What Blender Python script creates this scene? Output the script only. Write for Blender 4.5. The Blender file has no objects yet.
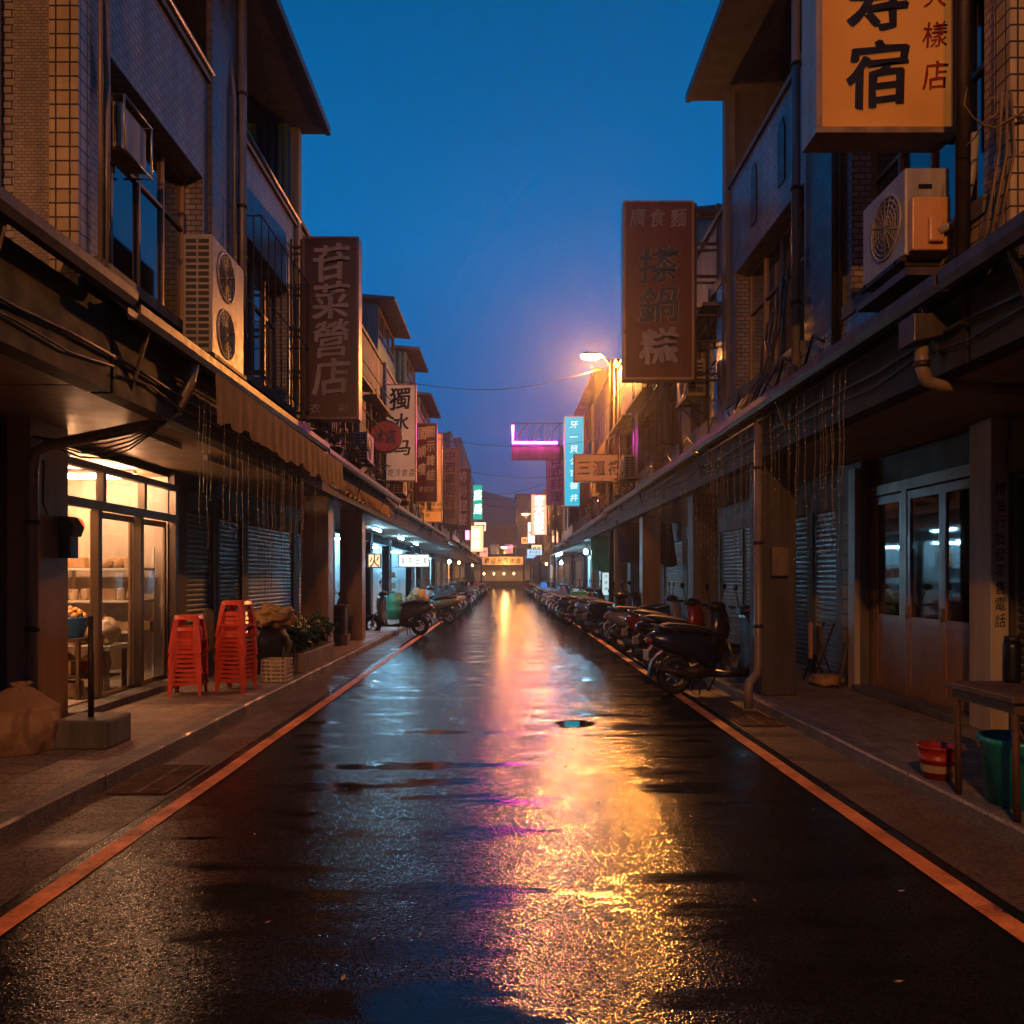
import bpy, bmesh, math, random
from mathutils import Vector, Matrix, noise
PI = math.pi
R = random.Random(7)
sc = bpy.context.scene
C = sc.collection
# ------------------------------------------------------------------ materials
def nt(name):
    m = bpy.data.materials.new(name); m.use_nodes = True
    return m, m.node_tree.nodes, m.node_tree.links, m.node_tree.nodes['Principled BSDF']
def wall_coords(N, L):
    """(along the wall, height) in metres for upright faces of any heading"""
    g = N.new('ShaderNodeNewGeometry'); sp = N.new('ShaderNodeSeparateXYZ'); sn = N.new('ShaderNodeSeparateXYZ')
    L.new(g.outputs['Position'], sp.inputs[0]); L.new(g.outputs['True Normal'], sn.inputs[0])
    ab = N.new('ShaderNodeMath'); ab.operation = 'ABSOLUTE'; L.new(sn.outputs['Y'], ab.inputs[0])
    gt = N.new('ShaderNodeMath'); gt.operation = 'GREATER_THAN'; gt.inputs[1].default_value = .5; L.new(ab.outputs[0], gt.inputs[0])
    mx = N.new('ShaderNodeMix'); L.new(gt.outputs[0], mx.inputs[0]); L.new(sp.outputs['Y'], mx.inputs[2]); L.new(sp.outputs['X'], mx.inputs[3])
    cb = N.new('ShaderNodeCombineXYZ'); L.new(mx.outputs[0], cb.inputs[0]); L.new(sp.outputs['Z'], cb.inputs[1])
    return cb.outputs[0], g.outputs['Position']
def grime(N, L, bsdf, pos, col, rough, amount=.55, scale=1.3, rvar=.25, bump=.15, bscale=30, colnode=None):
    n1 = N.new('ShaderNodeTexNoise'); n1.inputs['Scale'].default_value = scale; n1.inputs['Detail'].default_value = 8; n1.inputs['Roughness'].default_value = .65
    mp = N.new('ShaderNodeMapping'); mp.inputs['Scale'].default_value = (1, 1, .45); L.new(pos, mp.inputs[0]); L.new(mp.outputs[0], n1.inputs[0])
    rp = N.new('ShaderNodeValToRGB'); rp.color_ramp.elements[0].position = .32; rp.color_ramp.elements[1].position = .68
    d = 1 - amount; rp.color_ramp.elements[0].color = (d, d * .96, d * .9, 1); rp.color_ramp.elements[1].color = (1, 1, 1, 1)
    L.new(n1.outputs[0], rp.inputs[0])
    mp4 = N.new('ShaderNodeMapping'); mp4.inputs['Scale'].default_value = (4, 4, .3); L.new(pos, mp4.inputs[0])
    n4 = N.new('ShaderNodeTexNoise'); n4.inputs['Scale'].default_value = max(scale, 1) * 1.2; n4.inputs['Detail'].default_value = 6; L.new(mp4.outputs[0], n4.inputs[0])
    rp4 = N.new('ShaderNodeValToRGB'); rp4.color_ramp.elements[0].position = .38; rp4.color_ramp.elements[1].position = .6; k4 = 1 - amount * .6
    rp4.color_ramp.elements[0].color = (k4, k4, k4, 1); rp4.color_ramp.elements[1].color = (1, 1, 1, 1); L.new(n4.outputs[0], rp4.inputs[0])
    m4 = N.new('ShaderNodeMix'); m4.data_type = 'RGBA'; m4.blend_type = 'MULTIPLY'; m4.inputs[0].default_value = 1; L.new(rp.outputs[0], m4.inputs[6]); L.new(rp4.outputs[0], m4.inputs[7]); rp = m4; RPO = m4.outputs[2]
    mu = N.new('ShaderNodeMix'); mu.data_type = 'RGBA'; mu.blend_type = 'MULTIPLY'; mu.inputs[0].default_value = 1
    if colnode is None: mu.inputs[6].default_value = (*col, 1)
    else: L.new(colnode, mu.inputs[6])
    L.new(RPO, mu.inputs[7]); L.new(mu.outputs[2], bsdf.inputs['Base Color'])
    mr = N.new('ShaderNodeMapRange'); mr.inputs['To Min'].default_value = max(.04, rough - rvar); mr.inputs['To Max'].default_value = min(1, rough + rvar)
    n3 = N.new('ShaderNodeTexNoise'); n3.inputs['Scale'].default_value = scale * 3.7; n3.inputs['Detail'].default_value = 5; L.new(pos, n3.inputs[0])
    L.new(n3.outputs[0], mr.inputs[0]); L.new(mr.outputs[0], bsdf.inputs['Roughness'])
    if bump:
        n2 = N.new('ShaderNodeTexNoise'); n2.inputs['Scale'].default_value = bscale; n2.inputs['Detail'].default_value = 4; L.new(pos, n2.inputs[0])
        b = N.new('ShaderNodeBump'); b.inputs['Strength'].default_value = bump; b.inputs['Distance'].default_value = .02
        L.new(n2.outputs[0], b.inputs['Height']); L.new(b.outputs[0], bsdf.inputs['Normal'])
        return b
def M(name, col, rough=.5, metal=0, amount=.45, scale=1.6, bump=.12, bscale=40, rvar=.2, local=False, alpha=None):
    m, N, L, b = nt(name)
    if local:
        t = N.new('ShaderNodeTexCoord'); pos = t.outputs['Object']
    else:
        g = N.new('ShaderNodeNewGeometry'); pos = g.outputs['Position']
    b.inputs['Metallic'].default_value = metal
    grime(N, L, b, pos, col, rough, amount, scale, rvar, bump, bscale)
    return m
def tiles(name, c1, c2, mortar, w, h, rough=.35, off=.5, msize=.006, amount=.5):
    m, N, L, b = nt(name)
    uv, pos = wall_coords(N, L)
    br = N.new('ShaderNodeTexBrick'); L.new(uv, br.inputs['Vector']); br.offset = off
    br.inputs['Color1'].default_value = (*c1, 1); br.inputs['Color2'].default_value = (*c2, 1); br.inputs['Mortar'].default_value = (*mortar, 1)
    br.inputs['Scale'].default_value = 1; br.inputs['Brick Width'].default_value = w; br.inputs['Row Height'].default_value = h
    br.inputs['Mortar Size'].default_value = msize; br.inputs['Mortar Smooth'].default_value = .1
    bn = grime(N, L, b, pos, None, rough, amount, 1.1, .2, .1, 60, br.outputs['Color'])
    b2 = N.new('ShaderNodeBump'); b2.inputs['Strength'].default_value = .7; b2.inputs['Distance'].default_value = .008; b2.invert = True
    L.new(br.outputs['Fac'], b2.inputs['Height']); L.new(bn.outputs[0], b2.inputs['Normal']); L.new(b2.outputs[0], b.inputs['Normal'])
    return m
def E(name, col, s, base=.5, var=0):
    m, N, L, b = nt(name)
    b.inputs['Base Color'].default_value = (*[c * base for c in col], 1); b.inputs['Roughness'].default_value = .55; b.inputs['Specular IOR Level'].default_value = .08
    b.inputs['Emission Color'].default_value = (*col, 1); b.inputs['Emission Strength'].default_value = s
    if var:
        g = N.new('ShaderNodeNewGeometry'); n = N.new('ShaderNodeTexNoise'); n.inputs['Scale'].default_value = 1.2; n.inputs['Detail'].default_value = 5
        L.new(g.outputs['Position'], n.inputs[0]); mr = N.new('ShaderNodeMapRange'); mr.inputs['From Min'].default_value = .3; mr.inputs['From Max'].default_value = .7
        mr.inputs['To Min'].default_value = s * (1 - var); mr.inputs['To Max'].default_value = s * (1 + var); L.new(n.outputs[0], mr.inputs[0]); L.new(mr.outputs[0], b.inputs['Emission Strength'])
    return m
def glass(name, tint=(.9, .95, 1), refl=.12, dirt=.12):
    m, N, L, b = nt(name); N.remove(b)
    out = N['Material Output'] if 'Material Output' in N else [n for n in N if n.type == 'OUTPUT_MATERIAL'][0]
    tr = N.new('ShaderNodeBsdfTransparent'); tr.inputs[0].default_value = (*tint, 1)
    gl = N.new('ShaderNodeBsdfGlossy'); gl.inputs['Roughness'].default_value = .03
    df = N.new('ShaderNodeBsdfDiffuse'); df.inputs[0].default_value = (.5, .48, .45, 1)
    fr = N.new('ShaderNodeLayerWeight'); fr.inputs[0].default_value = .5
    pw = N.new('ShaderNodeMath'); pw.operation = 'POWER'; pw.inputs[1].default_value = 4; L.new(fr.outputs['Facing'], pw.inputs[0])
    ad = N.new('ShaderNodeMath'); ad.operation = 'MULTIPLY_ADD'; ad.inputs[1].default_value = .7; ad.inputs[2].default_value = refl * .35; L.new(pw.outputs[0], ad.inputs[0])
    m1 = N.new('ShaderNodeMixShader'); L.new(ad.outputs[0], m1.inputs[0]); L.new(tr.outputs[0], m1.inputs[1]); L.new(gl.outputs[0], m1.inputs[2])
    g = N.new('ShaderNodeNewGeometry'); n = N.new('ShaderNodeTexNoise'); n.inputs['Scale'].default_value = 2.5; n.inputs['Detail'].default_value = 8; L.new(g.outputs['Position'], n.inputs[0])
    mr = N.new('ShaderNodeMapRange'); mr.inputs['From Min'].default_value = .4; mr.inputs['From Max'].default_value = .75; mr.inputs['To Min'].default_value = .01; mr.inputs['To Max'].default_value = dirt * 2
    L.new(n.outputs[0], mr.inputs[0])
    m2 = N.new('ShaderNodeMixShader'); L.new(mr.outputs[0], m2.inputs[0]); L.new(m1.outputs[0], m2.inputs[1]); L.new(df.outputs[0], m2.inputs[2])
    L.new(m2.outputs[0], out.inputs[0])
    return m
def wet(name, base, r0, r1, patch=.5, grain=.35, ripple=.25, gscale=110, tile=None, pcol=.6, speck=1.1, cs=.55):
    """rain-wet ground: rougher grain standing out of a smooth water film, pooled in patches"""
    m, N, L, b = nt(name)
    g = N.new('ShaderNodeNewGeometry'); P = g.outputs['Position']
    def no(s, d=4, ro=.5, sc=(1, 1, 1)):
        mp = N.new('ShaderNodeMapping'); mp.inputs['Scale'].default_value = sc; L.new(P, mp.inputs[0])
        n = N.new('ShaderNodeTexNoise'); n.inputs['Scale'].default_value = s; n.inputs['Detail'].default_value = d; n.inputs['Roughness'].default_value = ro
        L.new(mp.outputs[0], n.inputs[0]); return n.outputs[0]
    def mr(src, a, bb, c, d):
        q = N.new('ShaderNodeMapRange'); q.inputs['From Min'].default_value = a; q.inputs['From Max'].default_value = bb; q.inputs['To Min'].default_value = c; q.inputs['To Max'].default_value = d
        L.new(src, q.inputs[0]); return q.outputs[0]
    pn = no(patch, 8, .66, (.38, 1.7, 1))
    pool = mr(pn, .37, .5, 0, 1)          # 0 = pooled water, 1 = bare wet grain
    pool_ = pool
    L.new(mr(pn, .36, .5, r0, r1), b.inputs['Roughness'])
    v = N.new('ShaderNodeTexVoronoi'); v.inputs['Scale'].default_value = gscale; L.new(P, v.inputs['Vector'])
    cn = no(3.1, 8, .7)
    rp = N.new('ShaderNodeValToRGB'); rp.color_ramp.elements[0].position = .3; rp.color_ramp.elements[1].position = .75
    rp.color_ramp.elements[0].color = (*[c * pcol for c in base], 1); rp.color_ramp.elements[1].color = (*[c * 1.35 for c in base], 1)
    sv = N.new('ShaderNodeSeparateXYZ'); L.new(v.outputs['Color'], sv.inputs[0])
    ag = N.new('ShaderNodeMath'); ag.operation = 'MULTIPLY_ADD'; ag.inputs[1].default_value = cs; L.new(sv.outputs[0], ag.inputs[0])
    sb = N.new('ShaderNodeMath'); sb.operation = 'SUBTRACT'; sb.inputs[1].default_value = cs / 2; L.new(cn, sb.inputs[0]); L.new(sb.outputs[0], ag.inputs[2])
    L.new(ag.outputs[0], rp.inputs[0])
    b.inputs['IOR'].default_value = 1.45
    sm = N.new('ShaderNodeMix'); L.new(pool_, sm.inputs[0]); sm.inputs[2].default_value = .5   # stones catch the light unevenly
    sg = N.new('ShaderNodeMapRange'); sg.inputs['From Min'].default_value = .15; sg.inputs['From Max'].default_value = .95; sg.inputs['To Min'].default_value = .06; sg.inputs['To Max'].default_value = speck; L.new(sv.outputs[1], sg.inputs[0])
    L.new(sg.outputs[0], sm.inputs[3]); L.new(sm.outputs[0], b.inputs['Specular IOR Level'])
    gs = mr(pool, 0, 1, grain * .12, grain)
    v2 = N.new('ShaderNodeTexVoronoi'); v2.inputs['Scale'].default_value = gscale * .42; L.new(P, v2.inputs['Vector'])
    b0 = N.new('ShaderNodeBump'); b0.inputs['Distance'].default_value = .0045; L.new(mr(pool, 0, 1, .02, grain * .16), b0.inputs['Strength']); L.new(v2.outputs['Distance'], b0.inputs['Height'])
    b1 = N.new('ShaderNodeBump'); b1.inputs['Distance'].default_value = .0032; L.new(v.outputs['Distance'], b1.inputs['Height']); L.new(gs, b1.inputs['Strength']); L.new(b0.outputs[0], b1.inputs['Normal'])
    b2 = N.new('ShaderNodeBump'); b2.inputs['Distance'].default_value = .01; b2.inputs['Strength'].default_value = ripple; L.new(no(2.2, 5, .6, (1, 2.2, 1)), b2.inputs['Height']); L.new(b1.outputs[0], b2.inputs['Normal'])
    last = b2; colsrc = rp.outputs[0]
    if tile:
        br = N.new('ShaderNodeTexBrick'); L.new(P, br.inputs['Vector']); br.offset = 0
        br.inputs['Scale'].default_value = 1; br.inputs['Brick Width'].default_value = tile; br.inputs['Row Height'].default_value = tile; br.inputs['Mortar Size'].default_value = .006
        br.inputs['Color1'].default_value = (1, 1, 1, 1); br.inputs['Color2'].default_value = (.82, .8, .76, 1); br.inputs['Mortar'].default_value = (.3, .28, .26, 1)
        mu = N.new('ShaderNodeMix'); mu.data_type = 'RGBA'; mu.blend_type = 'MULTIPLY'; mu.inputs[0].default_value = 1
        L.new(rp.outputs[0], mu.inputs[6]); L.new(br.outputs['Color'], mu.inputs[7]); colsrc = mu.outputs[2]
        b3 = N.new('ShaderNodeBump'); b3.invert = True; b3.inputs['Distance'].default_value = .004; b3.inputs['Strength'].default_value = .6
        L.new(br.outputs['Fac'], b3.inputs['Height']); L.new(b2.outputs[0], b3.inputs['Normal']); last = b3
    L.new(colsrc, b.inputs['Base Color']); L.new(last.outputs[0], b.inputs['Normal'])
    return m
asphalt = wet('wet_asphalt', (.011, .011, .012), .06, .145, patch=1.7, grain=.5, ripple=.3, gscale=95, speck=1.8)
gutter_m = wet('wet_concrete', (.09, .06, .045), .25, .5, patch=.9, grain=.6, ripple=.3, gscale=70)
pave_m = wet('paving', (.27, .2, .15), .28, .55, patch=1.1, grain=.15, ripple=.15, gscale=60, tile=.3)
kerb_m = wet('kerb_stone', (.16, .14, .12), .3, .6, patch=2, grain=.5, ripple=.4)
paint_m = wet('line_paint', (.85, .29, .09), .28, .5, patch=1.5, grain=.3, ripple=.2, gscale=85, pcol=.55, cs=.1)
cr_ = [n for n in paint_m.node_tree.nodes if n.type == 'VALTORGB'][0].color_ramp   # worn through to the asphalt in places
for p_, c_ in ((.3, (.04, .03, .025)), (.38, (.4, .12, .04))): e_ = cr_.elements.new(p_); e_.color = (*c_, 1)
cr_.elements[0].position = .1; cr_.elements[0].color = (.015, .015, .016, 1)
earth_m = wet('earth', (.03, .03, .03), .4, .7)
MT = dict(
    mosaic=tiles('mosaic', (.44, .39, .37), (.31, .28, .28), (.07, .06, .06), .12, .06, .35, .5, .006),
    mosaic_fine=tiles('mosaic_fine', (.42, .34, .26), (.3, .25, .2), (.1, .08, .07), .05, .025, .4, .5, .002),
    bigtile=tiles('bigtile', (.62, .47, .26), (.48, .36, .19), (.07, .055, .04), .11, .11, .25, 0, .007),
    greytile=tiles('greytile', (.17, .15, .15), (.13, .12, .12), (.05, .05, .05), .11, .11, .3, 0, .005),
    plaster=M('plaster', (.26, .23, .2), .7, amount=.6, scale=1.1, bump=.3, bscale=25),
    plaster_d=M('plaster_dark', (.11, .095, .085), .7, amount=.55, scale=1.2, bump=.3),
    concrete=M('concrete', (.19, .17, .155), .65, amount=.6, scale=1.7, bump=.3, bscale=30),
    rough=M('roughcast', (.3, .27, .29), .85, amount=.45, scale=1.2, bump=.8, bscale=70),
    soffit=M('soffit', (.42, .35, .27), .55, amount=.35, scale=.8, bump=.15),
    cream=M('cream_paint', (.55, .48, .4), .5, amount=.3),
    col_tan=M('column_tan', (.42, .25, .11), .4, amount=.45, scale=1.4),
    black=M('dark_metal', (.03, .03, .032), .4, .6),
    iron=M('rusty_iron', (.075, .05, .04), .55, .5, amount=.6, scale=9),
    rust=M('rust', (.16, .075, .035), .7, .2, amount=.7, scale=6),
    alu=M('aluminium', (.42, .4, .37), .35, .8, amount=.35),
    bronze=M('bronze_frame', (.16, .12, .09), .38, .6, amount=.3),
    tan_alu=M('tan_frame', (.38, .24, .14), .4, .2, amount=.35),
    tan_panel=M('tan_panel', (.36, .2, .11), .35, 0, amount=.3, scale=.9, bump=.05),
    shut=M('shutter_steel', (.3, .31, .33), .36, .5, amount=.55, scale=1.4),
    shut_d=M('shutter_dark', (.09, .1, .11), .4, .5, amount=.5),
    shut_r=M('shutter_rose', (.34, .25, .23), .42, .3, amount=.45),
    teal=M('teal_sheet', (.05, .12, .14), .45, .3, amount=.5, scale=1.5),
    roofm=M('roof_sheet', (.1, .085, .08), .5, .3, amount=.5),
    awn=M('awning_sheet', (.02, .019, .018), .75, 0, amount=.5),
    gut=M('gutter_metal', (.11, .085, .075), .45, .3, amount=.5, scale=3),
    pipe=M('pvc_pipe', (.23, .21, .2), .35, 0, amount=.45, scale=4),
    pipe_o=M('pvc_tan', (.3, .22, .15), .35, 0, amount=.45, scale=4),
    pane=M('dark_pane', (.012, .016, .02), .07, .0, amount=.5, bump=.0, rvar=.03),
    curtain=M('curtain_cloth', (.3, .27, .25), .9, amount=.4),
    blackr=M('rubber', (.012, .012, .013), .6, 0, amount=.3),
    cable=M('cable_sheath', (.02, .018, .017), .5),
    cloth=M('valance_cloth', (.85, .52, .2), .8, amount=.3, scale=3, bump=.3),
    ac=M('ac_casing', (.4, .36, .3), .42, 0, amount=.3, scale=3),
    acg=M('ac_grille', (.05, .05, .05), .5, .3),
    red=M('red_plastic', (.8, .085, .045), .33, 0, amount=.25, scale=8, bump=.03),
    redd=M('crate_red', (.4, .03, .025), .4, amount=.3, scale=8),
    tealp=M('teal_plastic', (.012, .34, .38), .3, amount=.35, scale=5, bump=.03),
    bluep=M('blue_plastic', (.06, .28, .85), .3, amount=.2, local=True),
    wood=M('worn_wood', (.17, .1, .06), .6, amount=.6, scale=7),
    card=M('carton', (.45, .3, .17), .7, amount=.3, scale=7),
    food=M('orange_food', (.75, .35, .08), .45, amount=.4, scale=25),
    jar=M('pale_jar', (.62, .5, .34), .22, amount=.4, scale=18),
    green=M('leaf_green', (.035, .09, .03), .5, amount=.4, scale=9),
    dry=M('dry_leaf', (.3, .19, .07), .6, amount=.5, scale=9),
    terra=M('planter_clay', (.3, .2, .12), .6, amount=.5, scale=4),
    tarp=M('tarp_blue', (.025, .05, .09), .45, amount=.4),
    tarpg=M('tarp_green', (.04, .3, .15), .45, amount=.4),
    tarpo=M('tarp_ochre', (.5, .3, .1), .6, amount=.5, scale=6),
    whitep=M('white_paint', (.7, .7, .68), .4, amount=.25),
    tube_off=M('unlit_tube', (.5, .48, .44), .3),
    g=glass('shop_glass', dirt=.035), gd=glass('door_glass', (.5, .48, .45), .3, .06),
)
MT['pane'].node_tree.nodes['Principled BSDF'].inputs['IOR'].default_value = 2.4
bag_m, N, L, b = nt('clear_bag'); MT['bag'] = bag_m
b.inputs['Base Color'].default_value = (.85, .64, .46, 1); b.inputs['Roughness'].default_value = .25
o_ = [n for n in N if n.type == 'OUTPUT_MATERIAL'][0]; tr_ = N.new('ShaderNodeBsdfTransparent'); tl_ = N.new('ShaderNodeBsdfTranslucent'); tl_.inputs[0].default_value = (.8, .6, .42, 1)
m1_ = N.new('ShaderNodeMixShader'); m1_.inputs[0].default_value = .35; L.new(b.outputs[0], m1_.inputs[1]); L.new(tl_.outputs[0], m1_.inputs[2])
lw_ = N.new('ShaderNodeLayerWeight'); lw_.inputs[0].default_value = .4; mr_ = N.new('ShaderNodeMapRange'); mr_.inputs['To Min'].default_value = .8; mr_.inputs['To Max'].default_value = .98; L.new(lw_.outputs['Facing'], mr_.inputs[0])
m2_ = N.new('ShaderNodeMixShader'); L.new(mr_.outputs[0], m2_.inputs[0]); L.new(tr_.outputs[0], m2_.inputs[1]); L.new(m1_.outputs[0], m2_.inputs[2]); L.new(m2_.outputs[0], o_.inputs[0])
nn_ = N.new('ShaderNodeTexNoise'); nn_.inputs['Scale'].default_value = 9; nn_.inputs['Detail'].default_value = 5; nn_.inputs['Distortion'].default_value = 2; bp_ = N.new('ShaderNodeBump'); bp_.inputs['Distance'].default_value = .02; bp_.inputs['Strength'].default_value = .8; L.new(nn_.outputs[0], bp_.inputs['Height']); L.new(bp_.outputs[0], b.inputs['Normal'])
for k_ in ('cloth',):   # thin cloth lets light through
    m_ = MT[k_]; N_ = m_.node_tree.nodes; L_ = m_.node_tree.links; p_ = N_['Principled BSDF']; o_ = [n for n in N_ if n.type == 'OUTPUT_MATERIAL'][0]
    tr_ = N_.new('ShaderNodeBsdfTranslucent'); mx_ = N_.new('ShaderNodeMixShader'); mx_.inputs[0].default_value = .5
    L_.new(p_.inputs['Base Color'].links[0].from_socket, tr_.inputs[0]); L_.new(p_.outputs[0], mx_.inputs[1]); L_.new(tr_.outputs[0], mx_.inputs[2]); L_.new(mx_.outputs[0], o_.inputs[0])
b.inputs['Base Color'].default_value = (.42, .27, .15, 1); b.inputs['Roughness'].default_value = .28; b.inputs['Alpha'].default_value = .62
# ------------------------------------------------------------------ mesh helper
ORG = {}
class B:
    def __init__(s, sx=1): s.b = bmesh.new(); s.s = sx
    def v(s, p): return s.b.verts.new((s.s * p[0], p[1], p[2]))
    def f(s, pts):
        try: return s.b.faces.new([s.v(p) for p in pts])
        except ValueError: return None
    def box(s, x0, x1, y0, y1, z0, z1):
        p = [s.v((x, y, z)) for z in (z0, z1) for y in (y0, y1) for x in (x0, x1)]
        for q in ((0, 1, 3, 2), (4, 6, 7, 5), (0, 4, 5, 1), (2, 3, 7, 6), (0, 2, 6, 4), (1, 5, 7, 3)): s.b.faces.new([p[i] for i in q])
        return s
    def loft(s, rings, caps=True, smooth=True):
        vs = [[s.v(p) for p in r] for r in rings]; n = len(vs[0])
        for a, c in zip(vs, vs[1:]):
            for i in range(n):
                f = s.b.faces.new((a[i], a[(i + 1) % n], c[(i + 1) % n], c[i])); f.smooth = smooth
        if caps:
            s.b.faces.new(vs[0]); s.b.faces.new(vs[-1][::-1])
        return s
    def tube(s, pts, r, n=8, caps=True):
        pts = [Vector(p) for p in pts]; rings = []; up = Vector((0, 0, 1)); prev = None
        for i, p in enumerate(pts):
            d = (pts[min(i + 1, len(pts) - 1)] - pts[max(i - 1, 0)]).normalized()
            if prev is None:
                a = d.cross(up); a = a if a.length > .1 else d.cross(Vector((0, 1, 0)))
            else: a = prev - d * prev.dot(d)
            a.normalize(); prev = a; c = d.cross(a)
            rr = r[i] if isinstance(r, (list, tuple)) else r
            rings.append([p + (a * math.cos(2 * PI * k / n) + c * math.sin(2 * PI * k / n)) * rr for k in range(n)])
        return s.loft(rings, caps)
    def lathe(s, prof, c, n=20, caps=True, axis='z'):
        rings = []
        for r, h in prof:
            if axis == 'z': rings.append([(c[0] + r * math.cos(2 * PI * k / n), c[1] + r * math.sin(2 * PI * k / n), c[2] + h) for k in range(n)])
            elif axis == 'x': rings.append([(c[0] + h, c[1] + r * math.cos(2 * PI * k / n), c[2] + r * math.sin(2 * PI * k / n)) for k in range(n)])
            else: rings.append([(c[0] + r * math.cos(2 * PI * k / n), c[1] + h, c[2] + r * math.sin(2 * PI * k / n)) for k in range(n)])
        return s.loft(rings, caps)
    def prism(s, poly, axis, a, c):
        def P(q, t): return {'x': (t, q[0], q[1]), 'y': (q[0], t, q[1]), 'z': (q[0], q[1], t)}[axis]
        return s.loft([[P(q, a) for q in poly], [P(q, c) for q in poly]], True, False)
    def torus(s, c, R_, r, axis='y', n=28, m=10):
        pts = []
        for i in range(n):
            t = 2 * PI * i / n; ring = []
            for k in range(m):
                q = 2 * PI * k / m; rr = R_ + r * math.cos(q); h = r * math.sin(q)
                if axis == 'y': ring.append((c[0] + rr * math.cos(t), c[1] + h, c[2] + rr * math.sin(t)))
                else: ring.append((c[0] + rr * math.cos(t), c[1] + rr * math.sin(t), c[2] + h))
            pts.append(ring)
        pts.append(pts[0]); vs = [[s.v(p) for p in r_] for r_ in pts[:-1]]
        for i in range(n):
            for k in range(m):
                f = s.b.faces.new((vs[i][k], vs[i][(k + 1) % m], vs[(i + 1) % n][(k + 1) % m], vs[(i + 1) % n][k])); f.smooth = True
        return s
    def blob(s, c, r, seed=0, amp=.2, sub=2, freq=2.):
        q = bmesh.ops.create_icosphere(s.b, subdivisions=sub, radius=1)
        for v in q['verts']:
            d = 1 + amp * noise.noise(v.co * freq + Vector((seed * 3.1, seed, 7)))
            v.co = Vector((s.s * (c[0] + v.co.x * r[0] * d), c[1] + v.co.y * r[1] * d, c[2] + v.co.z * r[2] * d))
        for v in q['verts']:
            for f in v.link_faces: f.smooth = True
        return s
    def ridged(s, u, y0, y1, z0, z1, pitch=.075, d=.018, vertical=False):
        """a sheet at distance u with slats (horizontal) or ribs (vertical)"""
        a0, a1 = (y0, y1) if vertical else (z0, z1); n = max(2, int((a1 - a0) / pitch)); prof = []
        for i in range(n):
            t = a0 + (a1 - a0) * i / n; h = (a1 - a0) / n
            prof += [(u, t), (u - d, t + h * .3), (u - d, t + h * .7)]
        prof.append((u, a1))
        for (ua, ta), (ub, tb) in zip(prof, prof[1:]):
            if vertical: s.f([(ua, ta, z0), (ub, tb, z0), (ub, tb, z1), (ua, ta, z1)])
            else: s.f([(ua, y0, ta), (ua, y1, ta), (ub, y1, tb), (ub, y0, tb)])
        return s
    def facade(s, u, y0, y1, z0, z1, ops, d=.2):
        ys = sorted({y0, y1, *[o[0] for o in ops], *[o[1] for o in ops]}); zs = sorted({z0, z1, *[o[2] for o in ops], *[o[3] for o in ops]})
        ys = [y for y in ys if y0 <= y <= y1]; zs = [z for z in zs if z0 <= z <= z1]
        for a, c in zip(ys, ys[1:]):
            for e, g in zip(zs, zs[1:]):
                ym, zm = (a + c) / 2, (e + g) / 2
                if not any(o[0] < ym < o[1] and o[2] < zm < o[3] for o in ops): s.f([(u, a, e), (u, c, e), (u, c, g), (u, a, g)])
        for a, c, e, g in ops:
            e_, g_ = max(e, z0), min(g, z1)
            s.f([(u, a, e_), (u + d, a, e_), (u + d, a, g_), (u, a, g_)]); s.f([(u, c, e_), (u + d, c, e_), (u + d, c, g_), (u, c, g_)])
            if g < z1: s.f([(u, a, g), (u + d, a, g), (u + d, c, g), (u, c, g)])
            if e > z0: s.f([(u, a, e), (u + d, a, e), (u + d, c, e), (u, c, e)])
        return s
    def build(s, name, mat, parent=None, bevel=0):
        o0 = ORG.get(parent.name, Vector()) if parent else Vector()
        bmesh.ops.remove_doubles(s.b, verts=s.b.verts, dist=1e-5) if len(s.b.verts) < 60000 else None
        bmesh.ops.recalc_face_normals(s.b, faces=s.b.faces)
        if o0.length: bmesh.ops.translate(s.b, vec=-o0, verts=s.b.verts)
        me = bpy.data.meshes.new(name); s.b.to_mesh(me); s.b.free(); me.materials.append(MT[mat] if isinstance(mat, str) else mat)
        o = bpy.data.objects.new(name, me); C.objects.link(o)
        if parent:
            o.parent = parent; ORG[o.name] = o0
        if bevel:
            q = o.modifiers.new('b', 'BEVEL'); q.width = bevel; q.segments = 2; q.limit_method = 'ANGLE'
        return o
def tag(o, label=None, cat=None, group=None, kind=None):
    for k, v in (('label', label), ('category', cat), ('group', group), ('kind', kind)):
        if v: o[k] = v
    return o
def T(name, label, cat, loc, group=None):
    o = bpy.data.objects.new(name, None); C.objects.link(o); o.location = loc; o.empty_display_size = .1
    ORG[o.name] = Vector(loc); return tag(o, label, cat, group)
def copy_tree(o, parent=None):
    c = o.copy(); C.objects.link(c); c.parent = parent
    for ch in list(o.children): copy_tree(ch, c)
    return c
def single(bb, name, mat, label, cat, group=None, bevel=0, loc=None):
    """one-mesh thing, its origin moved to its base"""
    vs = [v.co for v in bb.b.verts]; o0 = Vector(((min(v.x for v in vs) + max(v.x for v in vs)) / 2, (min(v.y for v in vs) + max(v.y for v in vs)) / 2, min(v.z for v in vs)))
    bmesh.ops.translate(bb.b, vec=-o0, verts=bb.b.verts)
    o = bb.build(name, mat, None, bevel); o.location = o0; return tag(o, label, cat, group)
def struct(bb, name, mat): return tag(bb.build(name, mat), kind='structure')
ORDS = 'first second third fourth fifth sixth seventh eighth ninth tenth eleventh twelfth thirteenth fourteenth fifteenth sixteenth seventeenth eighteenth nineteenth twentieth'.split()
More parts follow.
